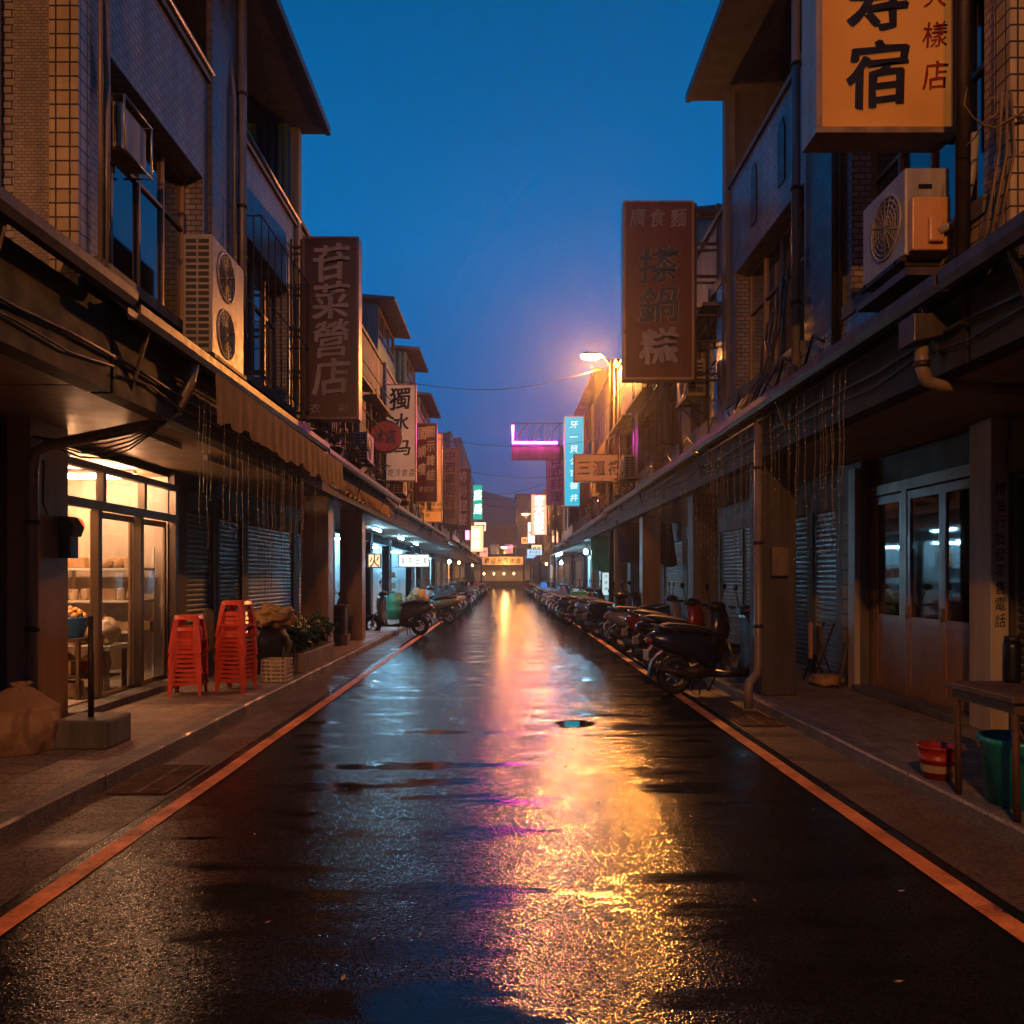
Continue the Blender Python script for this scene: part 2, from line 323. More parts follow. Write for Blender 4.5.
# ------------------------------------------------------------------ lettering
GL = {}
def glyph(ch, bold=.02, jit=.012):
    k = (ch, bold)
    if k not in GL:
        c = bpy.data.curves.new('t', 'FONT'); c.body = ch; c.size = 1; c.offset = bold; c.resolution_u = 3; c.extrude = .012
        o = bpy.data.objects.new('t', c); me = bpy.data.meshes.new_from_object(o)
        P = [v.co.copy() for v in me.vertices]
        x0, x1 = min(p.x for p in P), max(p.x for p in P); y0, y1 = min(p.y for p in P), max(p.y for p in P)
        w = max(x1 - x0, .15); h = max(y1 - y0, .15); s_ = max(w, h)
        out = []
        for p in P:
            x = (p.x - (x0 + x1) / 2) / s_; y = (p.y - (y0 + y1) / 2) / s_
            n = noise.noise(Vector((x * 6 + ord(ch) % 17, y * 6, 0))), noise.noise(Vector((x * 6, y * 6 + ord(ch) % 13, 9)))
            out.append((x + .07 * y * y + .05 * y + n[0] * jit * 2.2, y + .09 * x + n[1] * jit * 2.2 + .02 * math.sin(x * 9), p.z))
        GL[k] = out, [list(f.vertices) for f in me.polygons]
        bpy.data.objects.remove(o); bpy.data.curves.remove(c); bpy.data.meshes.remove(me)
    return GL[k]
def put(bb, ch, x, y, z, w, h, bold=.02, depth=.4, tilt=0):
    """write a character facing the camera side (-Y) centred at x, z; face at y"""
    V, F = glyph(ch, 0, .016 if w > .3 else .008); e = bold * .62
    m_ = 1 if w < .2 else 7 if bold > .03 else 4
    for k in range(m_):   # brush weight: strokes laid over each other, swelling to one side
        a_ = 2 * PI * k / m_ + .5; ox, oz = (0, 0) if m_ == 1 else (e * math.cos(a_), e * .7 * math.sin(a_)); tl = tilt + (k % 3 - 1) * .018
        ct, st = math.cos(tl), math.sin(tl)
        vs = [bb.b.verts.new((x + ox * w + (p[0] * ct - p[1] * st) * w, y - p[2] * depth - k * .0006, z + oz * h + (p[0] * st + p[1] * ct) * h)) for p in V]
        for f in F:
            try: bb.b.faces.new([vs[i] for i in f])
            except ValueError: pass
# ------------------------------------------------------------------ generic building pieces
def window(par, s, u, y0, y1, z0, z1, ny=2, nz=(.7,), fm='bronze', pm='pane', w=.045, lit=None):
    b_ = B(s)
    for a, c in ((z0, z0 + w), (z1 - w, z1)): b_.box(u - .02, u + .05, y0 + w, y1 - w, a, c)
    for a, c in ((y0, y0 + w), (y1 - w, y1)): b_.box(u - .022, u + .052, a, c, z0, z1)
    for t in nz: z = z0 + (z1 - z0) * t; b_.box(u - .014, u + .046, y0 + w, y1 - w, z - w * .4, z + w * .4)
    for i in range(1, ny): y = y0 + (y1 - y0) * i / ny; b_.box(u - .017, u + .049, y - w * .45, y + w * .45, z0 + w, z1 - w)
    fr = b_.build('window_frame', fm, par)
    p = B(s).box(u + .015, u + .021, y0 + w, y1 - w, z0 + w, z1 - w).build('pane', lit or pm, fr)
    return fr
def cage(par, s, u, y0, y1, z0, z1, d=.35, mat='iron', step=.16):
    b_ = B(s); r = .011
    for z in (z0, (z0 + z1) / 2, z1):
        b_.tube([(u, y0, z), (u - d, y0, z), (u - d, y1, z), (u, y1, z)], r, 4)
    n = max(2, int((y1 - y0) / step))
    for i in range(n + 1): y = y0 + (y1 - y0) * i / n; b_.tube([(u - d, y, z0), (u - d, y, z1)], r * .7, 4)
    for k in range(1, 3):
        for y in (y0, y1): b_.tube([(u - d * k / 3, y, z0), (u - d * k / 3, y, z1)], r * .7, 4)
    return b_.build('window_grille', mat, par)
def shutter(par, s, u, y0, y1, z0, z1, mat='shut', box=True):
    o = B(s).ridged(u, y0 + .05, y1 - .05, z0 + .05, z1 - .3, .075).build('rolling_shutter', mat, par)
    b_ = B(s).box(u - .03, u + .03, y0, y0 + .05, z0, z1 - .3).box(u - .03, u + .03, y1 - .05, y1, z0, z1 - .3); b_.box(u - .012, u + .02, y0 + .05, y1 - .05, z0, z0 + .05)
    b_.build('guide_rail', 'alu', o)
    if box: B(s).box(u - .09, u + .05, y0, y1, z1 - .3, z1).build('shutter_box', 'rough' if mat != 'shut_d' else 'plaster_d', par, .01)
    return o
def interior(par, s, y0, y1, z1, u0=4.75, depth=3, wallm='cream', tubes=1, tm=None, tubelen=1.1, tu=.9):
    u1 = u0 + depth
    b_ = B(s); b_.f([(u1, y0, .12), (u1, y1, .12), (u1, y1, z1), (u1, y0, z1)])
    for y in (y0, y1): b_.f([(u0, y, .12), (u1, y, .12), (u1, y, z1), (u0, y, z1)])
    b_.f([(u0, y0, z1), (u1, y0, z1), (u1, y1, z1), (u0, y1, z1)]); b_.f([(u0, y0, .135), (u1, y0, .135), (u1, y1, .135), (u0, y1, .135)])
    o = b_.build('shop_interior', wallm, par)
    for i in range(tubes):
        y = y0 + (y1 - y0) * (i + .5) / tubes
        f = B(s).box(u0 + tu - tubelen * .3, u0 + tu + tubelen * .7, y - .05, y + .05, z1 - .05, z1 - .01).build('lamp_fitting', 'whitep', o)
        B(s).tube([(u0 + tu + .02 - tubelen * .3, y, z1 - .085), (u0 + tu - .02 + tubelen * .7, y, z1 - .085)], .03, 8).build('light_tube', tm, f)
    return o
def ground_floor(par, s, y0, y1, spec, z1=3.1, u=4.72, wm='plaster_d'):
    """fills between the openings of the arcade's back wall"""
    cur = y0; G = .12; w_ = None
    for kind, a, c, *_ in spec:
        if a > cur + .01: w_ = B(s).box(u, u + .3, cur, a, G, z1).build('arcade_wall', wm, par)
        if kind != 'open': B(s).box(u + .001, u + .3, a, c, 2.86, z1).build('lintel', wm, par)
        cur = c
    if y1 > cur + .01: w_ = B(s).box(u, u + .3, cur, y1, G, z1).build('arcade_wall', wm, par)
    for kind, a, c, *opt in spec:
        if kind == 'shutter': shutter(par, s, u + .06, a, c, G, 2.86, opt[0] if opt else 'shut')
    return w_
def canopy(par, s, y0, y1, zg=3.7, ug=2.95, fas=3.1, sm='soffit', wallu=3.4, clutter=True):
    """arcade ceiling, fascia, sheet awning over the kerb and its gutter"""
    B(s).box(3.28, 4.72, y0, y1, fas, fas + .14).build('arcade_ceiling', sm, par)
    B(s).box(3.1, 3.28, y0, y1, fas - .06, zg - .1).build('fascia_beam', 'awn', par)
    b_ = B(s); n = max(2, int((y1 - y0) / .13))
    prof = [(y0 + (y1 - y0) * i / n, .022 * (i % 2)) for i in range(n + 1)]
    b_.loft([[(ug + .05, y, zg - .02 + h) for y, h in prof] + [(ug + .05, y, zg - .035 + h) for y, h in prof[::-1]],
             [(wallu + .0, y, zg + .3 + h) for y, h in prof] + [(wallu, y, zg + .285 + h) for y, h in prof[::-1]]], True, False)
    b_.build('awning_sheet', 'awn', par)
    g = B(s).prism([(ug - .07, zg + .02), (ug - .07, zg - .05), (ug - .04, zg - .1), (ug + .03, zg - .1), (ug + .05, zg - .05), (ug + .05, zg + .0), (ug + .035, zg), (ug + .035, zg - .05), (ug + .01, zg - .085), (ug - .03, zg - .085), (ug - .055, zg - .045), (ug - .055, zg + .02)], 'y', y0, y1).build('gutter', 'gut', par)
    b_ = B(s); y = y0 + .3
    while y < y1: b_.prism([(ug - .0, zg - .1), (3.1, fas + .02), (3.1, fas + .07), (ug + .04, zg - .1)], 'y', y, y + .03); y += 3.1
    b_.build('awning_bracket', 'iron', par)
    if clutter:
        b_ = B(s)
        for k in range(2):
            r_ = .01 + .006 * k; z = fas + .08 + .12 * k; pts = []
            m = max(3, int((y1 - y0) / .6))
            for i in range(m + 1): pts.append((3.085 - r_, y0 + (y1 - y0) * i / m, z + .02 * math.sin(i * 1.7 + k) + (.04 * (i % 2) if k == 0 else 0)))
            b_.tube(pts, r_, 5)
        b_.build('conduit', 'cable', par)
def column(par, s, u0, u1, y0, y1, z1=3.1, mat='col_tan'):
    o = B(s).box(u0, u1, y0, y1, .12, z1).build('column', mat, par, .012)
    return o
def downpipe(par, s, pts, r=.05, mat='pipe', clips=()):
    o = B(s).tube(pts, r, 12).build('downpipe', mat, par)
    b_ = B(s)
    for (x, y, z) in clips: b_.lathe([(r + .012, -.02), (r + .012, .02)], (x, y, z), 12)
    if clips: b_.build('pipe_clip', 'iron', o)
    return o
def shell(par, s, u, y0, y1, z0, z1, ops, wm, d=.22, back=9.5, top=True):
    """upper storeys: street front with openings, party walls, back and flat top"""
    b_ = B(s).facade(u, y0, y1, z0, z1, ops, d)
    for y in (y0, y1): b_.f([(u, y, z0), (back, y, z0), (back, y, z1), (u, y, z1)])
    b_.f([(back, y0, .1), (back, y1, .1), (back, y1, z1), (back, y0, z1)])
    for y in (y0, y1): b_.f([(5.02, y, .1), (back, y, .1), (back, y, z0), (5.02, y, z0)])
    if top: b_.f([(u, y0, z1), (back, y0, z1), (back, y1, z1), (u, y1, z1)])
    b_.f([(u, y0, z0), (back, y0, z0), (back, y1, z0), (u, y1, z0)])
    return b_.build('wall', wm, par)
def tinroom(par, s, y0, y1, z0, z1, u=3.55, over=.5, rise=.25, mat='teal', open_end=True):
    """rooftop room of ribbed sheet under an overhanging mono-pitch roof"""
    b_ = B(s); 
    for y in (y0, y1):   # ribbed gable ends
        n = 22; prof = []
        for i in range(n): t = u + (7.5 - u) * i / n; h = (7.5 - u) / n; prof += [(t, y), (t + h * .3, y - .02), (t + h * .7, y - .02)]
        for (ua, ya), (ub, yb) in zip(prof, prof[1:]): b_.f([(ua, ya, z0), (ub, yb, z0), (ub, yb, z1 + rise * (ub - u) / 3), (ua, ya, z1 + rise * (ua - u) / 3)])
    b_.ridged(u, y0, y1, z0, z0 + (z1 - z0) * .4, .15, .02, True)
    b_.build('rooftop_room', mat, par)
    window(par, s, u + .02, y0 + .1, y1 - .1, z0 + (z1 - z0) * .42, z1 - .05, 3, (.3,), 'bronze')
    b_ = B(s); 
    b_.loft([[(u - over, y0 - .25, z1), (u - over, y1 + .15, z1), (u - over, y1 + .15, z1 + .1), (u - over, y0 - .25, z1 + .1)],
             [(8, y0 - .25, z1 + rise * 1.6), (8, y1 + .15, z1 + rise * 1.6), (8, y1 + .15, z1 + .1 + rise * 1.6), (8, y0 - .25, z1 + .1 + rise * 1.6)]], True, False)
    b_.build('roof', 'roofm', par)
# ------------------------------------------------------------------ setting
struct(B().box(-350, 350, -60, 560, -.3, -.03), 'ground', earth_m)
def strip(name, mat, u0, u1, z, y0=-8, y1=100, s=1, n=60, wob=0):
    b_ = B(s)
    for i in range(n):
        a, c = y0 + (y1 - y0) * i / n, y0 + (y1 - y0) * (i + 1) / n
        b_.f([(u0, a, z), (u1, a, z), (u1, c, z), (u0, c, z)])
    return struct(b_, name, mat)
strip('road', asphalt, -2.45, 2.45, 0, y1=150)
for s in (-1, 1):
    strip('gutter_strip', gutter_m, 2.45, 3.02, .003, s=s)
    # painted edge line, slightly worn and uneven
    b_ = B(s); n = 150; pr = None
    for i in range(n + 1):
        y = -8 + 108 * (i / n) ** 1.3; w = noise.noise(Vector((y * .7, s, 0))) * .012; e = noise.noise(Vector((y * 4, s, 5))) * .006
        q = ((2.24 + w, y, .006), (2.36 + w + e, y, .006))
        if pr: b_.f([pr[0], pr[1], q[1], q[0]])
        pr = q
    struct(b_, 'road_line', paint_m)
    # kerb: separate stones with small gaps
    b_ = B(s); y = -8
    while y < 100:
        l = 1.0; j = R.uniform(-.006, .006); b_.prism([(3.0 + j, -.02), (3.0 + j, .105), (3.015 + j, .122), (3.15, .122), (3.15, -.02)], 'y', y + .004, y + l - .004); y += l
    struct(b_, 'kerb', kerb_m)
    strip('pavement', pave_m, 3.15, 5.4, .12, s=s)
# ------------------------------------------------------------------ LEFT 1: tiled house with lit shop
def T_b(s, y0, y1, label): return T('shophouse', label, 'building', (s * 3.4, (y0 + y1) / 2, 0), 'shophouses lining the street')
s = -1
L0 = T_b(s, -8, 6.25, 'dark shophouse at the left edge of the picture with mosaic tiles and a closed shutter')
shell(L0, s, 3.95, -8, 6.25, 3.24, 8.4, [(3.2, 5.6, 4.5, 6.6), (-1, 2.5, 4.5, 6.6)], 'mosaic_fine', .3)
window(L0, s, 4.2, 3.2, 5.6, 4.5, 6.6, 4); window(L0, s, 4.2, -1, 2.5, 4.5, 6.6, 4)
B(s).box(3.3, 3.95, -8, 6.0, 6.9, 7.1).build('window_hood', 'plaster_d', L0)
ground_floor(L0, s, -8, 6.25, [('shutter', -6, -2, 'shut_d'), ('shutter', -1, 2.4, 'shut_d'), ('shutter', 2.9, 6.1, 'shut_d')])
canopy(L0, s, -8, 6.25, 3.8)
L1 = T_b(s, 6.3, 13, 'mosaic tiled shophouse with balcony eave above the brightly lit sliding glass shop front')
SH1 = [(6.75, 8.95, 4.2, 6.05), (10.15, 12.5, 4.2, 6.05)]
shell(L1, s, 3.4, 6.3, 13, 3.24, 7.2, SH1, 'mosaic', .3)
cage(L1, s, 3.4, 10.1, 12.5, 4.15, 6.15, .3, 'iron', .3)
B(s).box(3.36, 3.42, 6.3, 13, 7.2, 7.26).build('coping', 'concrete', L1)
B(s).tube([(3.36, 6.35, 7.33), (3.36, 9.15, 7.33)], .03).tube([(3.36, 10.1, 7.33), (3.36, 12.95, 7.33)], .03).build('railing', 'alu', L1)
b_ = B(s); b_.box(3.352, 3.42, 9.1, 9.95, 3.7, 8.8); b_.build('tiled_pilaster', 'greytile', L1)
B(s).box(3.345, 3.57, 6.24, 6.42, 3.72, 9.0).build('tiled_pilaster', 'bigtile', L1); B(s).box(3.57, 3.86, 6.26, 6.4, 3.72, 7.9).build('tiled_return', 'mosaic_fine', L1)
B(s).box(3.345, 3.47, 12.84, 13.02, 3.5, 8.8).build('corner_pilaster', 'concrete', L1)
# recessed top storey
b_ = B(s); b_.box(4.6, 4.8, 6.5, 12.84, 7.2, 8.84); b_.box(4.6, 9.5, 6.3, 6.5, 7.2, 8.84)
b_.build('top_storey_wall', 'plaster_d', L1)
for a in (6.8, 10.2): window(L1, s, 4.56, a, a + 2.2, 7.5, 8.6, 3, (.7,))
o = B(s); 
for i in range(9): t = 3.5 + i * .12; o.f([(t, 12.84, 7.2), (t + .04, 12.82, 7.2), (t + .04, 12.82, 8.86), (t, 12.84, 8.86)]); o.f([(t + .04, 12.82, 7.2), (t + .08, 12.82, 7.2), (t + .08, 12.82, 8.86), (t + .04, 12.82, 8.86)]); o.f([(t + .08, 12.82, 7.2), (t + .12, 12.84, 7.2), (t + .12, 12.84, 8.86), (t + .08, 12.82, 8.86)])
o.box(3.5, 9.4, 12.86, 12.98, 7.2, 8.86); o.build('balcony_end_wall', 'teal', L1)
b_ = B(s); b_.loft([[(2.98, 6.0, 8.86), (2.98, 13.15, 8.86), (2.98, 13.15, 8.98), (2.98, 6.0, 8.98)], [(9.5, 6.0, 8.87), (9.5, 13.15, 8.87), (9.5, 13.15, 9.3), (9.5, 6.0, 9.3)]], True, False)
rf = b_.build('roof', 'plaster_d', L1)
B(s).box(2.9, 2.975, 6.0, 13.16, 8.84, 8.97).build('roof_gutter', 'gut', rf)
for a, c in ((6.75, 8.95), (10.15, 12.5)):
    window(L1, s, 3.62, a, c, 4.2, 6.05, 4, (.68,), 'tan_alu')
B(s).box(3.3, 3.45, 6.5, 9.05, 4.1, 4.2).box(3.3, 3.45, 10.0, 12.7, 4.1, 4.2).build('window_sill', 'concrete', L1)
downpipe(L1, s, [(3.3, 9.98, 3.8), (3.3, 9.98, 8.86)], .055, 'pipe', [(3.3, 9.98, z) for z in (4.6, 6.2, 7.6)])
B(s).tube([(3.31, 9.72, 3.8), (3.31, 9.72, 7.4), (3.36, 9.72, 7.9)], .022).build('conduit', 'pipe', L1)
B(s).tube([(3.32, 6.6, 3.8), (3.31, 6.62, 5.4), (3.35, 6.7, 5.7), (3.31, 6.6, 6.4)], .03).tube([(3.31, 6.52, 3.8), (3.31, 6.5, 8.7)], .02).build('conduit', 'pipe_o', L1)
b_ = B(s)
for k, (a, q) in enumerate(((6.45, 3.9), (6.55, 4.0), (6.8, 3.95), (7.1, 3.98))): b_.tube([(3.3 - .02 * k, a + i * .35, q + .1 * math.sin(i * 1.3 + k) - .04 * i) for i in range(7)], .014, 5)
b_.build('cable_bundle', 'cable', L1)
t = T('window_cooler', 'small box air conditioner on a frame in the upper left window opening', 'air conditioner', (-3.5, 7.2, 5.3))
b_ = B(s).box(3.38, 3.6, 7.0, 7.5, 5.36, 5.76); b_.build('casing', 'ac', t, .012)
b_ = B(s)
for k in range(9): b_.box(3.41 + .02 * k, 3.42 + .02 * k, 6.996, 6.999, 5.4, 5.72)
b_.build('side_grille', 'acg', t)
b_ = B(s)
for y in (6.98, 7.52): b_.tube([(3.6, y, 5.33), (3.34, y, 5.33), (3.34, y, 5.8), (3.6, y, 5.8)], .012, 5)
b_.tube([(3.34, 6.98, 5.33), (3.34, 7.52, 5.33)], .012, 5).tube([(3.34, 6.98, 5.8), (3.34, 7.52, 5.8)], .012, 5); b_.build('wall_bracket', 'alu', t)
canopy(L1, s, 6.3, 13, 3.72)
ground_floor(L1, s, 6.3, 13, [('shutter', 6.4, 7.45, 'shut_d'), ('open', 8.25, 11.35), ('shutter', 11.8, 12.85, 'shut_d')])
tube_w = E('warm_tube', (1, .47, .22), 230); tube_c = E('cool_tube', (.3, .7, 1), 150)
interior(L1, s, 8.3, 11.32, 3.0, 4.8, 2.9, 'cream', 2, tube_w, 1.3, .5)
# pilaster beside the shutter, with power boxes
B(s).box(4.5, 4.72, 7.55, 8.2, .12, 3.1).build('pilaster', 'col_tan', L1)
b_ = B(s).box(4.38, 4.5, 8.02, 8.18, 1.78, 2.0); b_.prism([(4.36, 2.0), (4.5, 2.0), (4.5, 2.2), (4.4, 2.2), (4.33, 2.1)], 'y', 8.0, 8.2); b_.build('meter_box', 'black', L1, .006)
# shop front: transoms, sliding doors, one drawn open
b_ = B(s); u = 4.66
for z0, z1 in ((.12, .2), (2.36, 2.46), (2.8, 2.88)): b_.box(u, u + .1, 8.25, 11.35, z0, z1)
for y in (8.25, 9.14, 10.2, 11.27): b_.box(u + .003, u + .097, y, y + .08, .2, 2.36)
for y in (8.25, 9.25, 10.3, 11.27): b_.box(u + .003, u + .097, y, y + .07, 2.46, 2.8)
sf = b_.build('shop_front_frame', 'bronze', L1, .004)
for a, c in ((8.32, 9.25), (9.32, 10.3), (10.37, 11.27)): B(s).box(u + .045, u + .05, a, c, 2.46, 2.8).build('pane', 'g', sf)
for a, c, d in ((9.2, 10.28, .0), (10.2, 11.28, .03)):
    b_ = B(s)
    for y in (a, c - .06): b_.box(u + .11 + d, u + .14 + d, y, y + .06, .14, 2.36)
    for z in (.14, 2.28): b_.box(u + .111 + d, u + .139 + d, a + .06, c - .06, z, z + .08)
    dr = b_.build('sliding_door', 'tan_alu', L1, .003)
    B(s).box(u + .122 + d, u + .127 + d, a + .06, c - .06, .22, 2.28).build('pane', 'g', dr)
    B(s).tube([(u + .1 + d, a + .03, 1.05), (u + .08 + d, a + .03, 1.07), (u + .08 + d, a + .03, 1.3), (u + .1 + d, a + .03, 1.32)], .008, 6).build('handle', 'black', dr)
B(s).box(4.4, 4.72, 8.2, 11.4, .12, .2).build('threshold', 'concrete', L1, .01)
# drain pipe that crosses from the gutter to the pilaster and down
downpipe(L1, s, [(2.98, 7.6, 3.62), (3.02, 7.6, 3.4), (3.12, 7.58, 3.2), (3.3, 7.58, 3.05), (4.3, 7.5, 2.82), (4.42, 7.5, 2.76), (4.45, 7.5, 2.6), (4.45, 7.5, .12)], .055, 'pipe_o', [(4.45, 7.5, 1.1), (4.45, 7.5, 2.1)])
b_ = B(s)
for k in range(5): b_.tube([(3.0 + .25 * i + .03 * k, 7.4 + .05 * k + .03 * i, 3.1 - .12 * math.sin(PI * i / 6) * (1 + .5 * k) - .03 * i + .02 * k) for i in range(7)], .009, 5)
b_.tube([(4.4, 7.6, 2.7), (4.42, 7.62, 2.3), (4.42, 7.7, 2.2)], .012, 5); b_.build('cable_bundle', 'cable', L1)
for y in (7.9, 9.9): B(s).box(3.7, 3.76, y, y + 1.2, 3.04, 3.098).build('ceiling_batten', 'tube_off', L1)
# ------------------------------------------------------------------ LEFT 2..
def generic(s, y0, y1, label, H, spec, wm='plaster', zg=3.62, cols=(), colw=.5, roof=None, u=3.4, ops=None, cages=True, fas=3.1, colm='col_tan', floor3=True, detail=2, seed=0, lit=()):
    rr = random.Random(seed + int(y0 * 10))
    b = T_b(s, y0, y1, label)
    ug = 2.95 if y0 < 14 else 2.95 + rr.uniform(-.16, .14); zg = zg if y0 < 14 else zg + rr.uniform(-.14, .16)
    y0 += .02; y1 -= .02; L_ = y1 - y0; nb = max(1, round(L_ / 2.6)) if detail else max(1, round(L_ / 3.5))
    if ops is None:
        ops = []
        for k in range(nb):
            a = y0 + L_ * (k + .14) / nb; c = y0 + L_ * (k + .86) / nb
            zz = 4.25
            while zz + 1.9 < H: ops.append((a, c, zz, zz + 1.55)); zz += 2.9
    shell(b, s, u, y0, y1, 3.24, H, ops, wm, .25)
    for i, o in enumerate(ops):
        window(b, s, u + .2, *o, 3 if detail else 2, (.7,), rr.choice(['bronze', 'alu', 'tan_alu']), 'pane', .05, lit.get(i) if lit else None)
        if cages and rr.random() < .6: cage(b, s, u, o[0] - .08, o[1] + .08, o[2] - .08, o[3] + .05, rr.uniform(.25, .5), rr.choice(['iron', 'rust']), .16 if detail > 1 else .3)
        elif detail > 1: B(s).box(u - .3, u, o[0] - .15, o[1] + .15, o[3] + .08, o[3] + .14).build('window_hood', 'concrete', b)
    B(s).box(u - .05, u + .2, y0, y1, H, H + .08).build('coping', 'concrete', b)
    if H > 7: B(s).box(u - .07, u, y0, y1, 6.15, 6.3).build('string_course', 'concrete', b)
    pw = .3
    B(s).box(u - .06, u, y0 + .0, y0 + pw, 3.6, min(H, 6.14) - .002).build('pilaster', rr.choice(['bigtile', 'concrete', 'greytile']), b)
    downpipe(b, s, [(u - .1, y1 - .2, 3.7), (u - .1, y1 - .2, H)], .05, rr.choice(['pipe', 'pipe_o']))
    canopy(b, s, y0, y1, zg, ug, fas, clutter=detail > 0)
    ground_floor(b, s, y0, y1, spec, fas)
    for y in cols: column(b, s, 3.35, 3.35 + colw, y, y + .45, fas - .001, colm)
    if detail > 1:
        b_ = B(s)
        for k in range(4):
            y = rr.uniform(y0 + .3, y1 - .3); pts = [(u - .05, y, 3.8)]
            for q in range(4): pts.append((u - .05 - rr.uniform(0, .05), y + rr.uniform(-.15, .15), 4.3 + q * (H - 4.6) / 4))
            b_.tube(pts, rr.uniform(.01, .025), 5)
        b_.tube([(u - .04, y0 + (y1 - y0) * i / 9, 4.0 + .18 * math.sin(i * 1.9)) for i in range(10)], .018, 5)
        b_.build('conduit', 'cable', b)
    if roof: tinroom(b, s, *roof)
    return b
L2 = generic(-1, 13, 21.8, 'low plastered shophouse behind the dark red vertical sign, with two tan arcade columns', 7.35, [('shutter', 13.15, 14.25, 'shut_d'), ('shutter', 14.6, 17.7, 'shut'), ('shutter', 18.2, 20.4, 'shut_r')], 'rough', 3.66, (15, 18.5), seed=3, colw=.52)
L3 = generic(-1, 21.8, 28, 'shophouse with teal ribbed rooftop room and blue lit open shop', 7.4, [('open', 21.95, 24.6), ('open', 25.0, 27.8)], 'mosaic', 3.6, (), .25, (22, 25.2, 7.48, 9.1), seed=4)
L4 = generic(-1, 28, 32.4, 'narrow shophouse with the second teal rooftop room beyond the round red sign', 7.9, [('open', 28.2, 32.1)], 'plaster', 3.55, (), .3, (28.2, 31, 7.98, 9.5), seed=5, colm='concrete')
L5 = generic(-1, 32.4, 40, 'plain shophouse with tilted pink edged roof behind the white and orange signs', 7.3, [('open', 32.7, 39.6)], 'mosaic', 3.55, (), .3, (32.6, 37, 7.38, 8.9), seed=6)
L6 = generic(-1, 40, 48, 'three storey brown house beyond the stacked left signs', 8.6, [('open', 41, 44), ('shutter', 45, 47.5, 'rust')], 'plaster', 3.5, (), seed=7, detail=1)
L7 = generic(-1, 48, 58, 'tall brown apartment house where the left row steps up', 10.2, [('open', 49, 53), ('shutter', 54, 57)], 'greytile', 3.5, (), seed=8, detail=1)
L8 = generic(-1, 58, 72, 'grey apartment house next to the pink and teal signs', 11.6, [('shutter', 59, 63), ('open', 64, 70)], 'plaster', 3.5, (), seed=9, detail=0, cages=False)
L9 = generic(-1, 72, 90, 'far left house at the misty end of the row', 11.0, [('shutter', 73, 80), ('shutter', 82, 89)], 'mosaic', 3.5, (), seed=10, detail=0, cages=False)
cool_shop = M('cool_wall', (.62, .7, .74), .5, amount=.3)
for b, a, c in ((L3, 21.95, 24.6), (L3, 25.0, 27.8), (L4, 28.2, 32.1), (L5, 32.7, 39.6), (L6, 41, 44), (L7, 49, 53)):
    interior(b, -1, a, c, 2.8, 4.74, 2.6, cool_shop, 2, tube_c, 2.2)
# ------------------------------------------------------------------ RIGHT row
s = 1
R0 = T_b(s, -8, 5.35, 'dark shophouse at the right edge of the picture, mosaic above and shutter below')
shell(R0, s, 3.95, -8, 5.35, 3.24, 8.4, [(2.6, 4.9, 4.4, 6.6), (-2, 1.4, 4.4, 6.6)], 'mosaic_fine', .3)
window(R0, s, 4.2, 2.6, 4.9, 4.4, 6.6, 3); window(R0, s, 4.2, -2, 1.4, 4.4, 6.6, 3)
ground_floor(R0, s, -8, 5.35, [('shutter', -6, -2, 'shut_d'), ('shutter', -1, 2, 'shut_d'), ('shutter', 2.5, 5.2, 'shut_d')])
canopy(R0, s, -8, 5.35, 3.62)
R1 = T_b(s, 5.4, 12.4, 'mosaic tiled shophouse with overhanging eave behind the big orange sign, tan doors below')
OP = [(5.7, 7.9, 4.25, 6.1), (9.15, 11.9, 4.25, 6.1)]
shell(R1, s, 3.4, 5.4, 12.4, 3.24, 7.5, OP, 'mosaic', .3)
for o in OP: window(R1, s, 3.62, *o, 4, (.66,), 'tan_alu')
B(s).box(3.36, 3.42, 5.4, 12.4, 7.5, 7.57).build('coping', 'concrete', R1)
for y in (9.9, 11.0):  # slot openings in the parapet band
    b_ = B(s).prism([(y - .12, 6.45), (y + .12, 6.45), (y + .12, 7.1), (y + .06, 7.25), (y - .06, 7.25), (y - .12, 7.1)], 'x', 3.385, 3.41); b_.build('parapet_slot', 'black', R1)
B(s).box(3.345, 3.42, 8.05, 8.95, 3.7, 8.9).build('tiled_pilaster', 'greytile', R1)
B(s).box(3.36, 3.6, 5.34, 5.52, 3.7, 9).build('tiled_pilaster', 'bigtile', R1)
B(s).box(3.345, 3.48, 12.22, 12.42, 3.5, 9).build('corner_pilaster', 'concrete', R1)
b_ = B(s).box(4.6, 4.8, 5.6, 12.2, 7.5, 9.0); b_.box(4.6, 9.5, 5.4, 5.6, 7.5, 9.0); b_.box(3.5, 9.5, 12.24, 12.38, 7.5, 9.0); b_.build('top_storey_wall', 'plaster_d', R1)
for a in (6, 9.2): window(R1, s, 4.56, a, a + 2.4, 7.8, 8.8, 3, (.7,))
rf = B(s).loft([[(2.87, 5.1, 9.02), (2.87, 12.5, 9.02), (2.87, 12.5, 9.14), (2.87, 5.1, 9.14)], [(9.5, 5.1, 9.03), (9.5, 12.5, 9.03), (9.5, 12.5, 9.5), (9.5, 5.1, 9.5)]], True, False).build('roof', 'plaster_d', R1)
B(s).box(2.79, 2.865, 5.1, 12.51, 9.0, 9.13).build('roof_gutter', 'gut', rf)
B(s).box(3.3, 3.45, 5.55, 8.0, 4.12, 4.25).box(3.3, 3.45, 9.0, 12.1, 4.12, 4.25).build('window_sill', 'concrete', R1)
B(s).prism([(3.3, 3.9), (3.42, 3.9), (3.42, 4.12), (3.32, 4.12)], 'y', 5.54, 12.2).build('tiled_ledge', 'bigtile', R1)
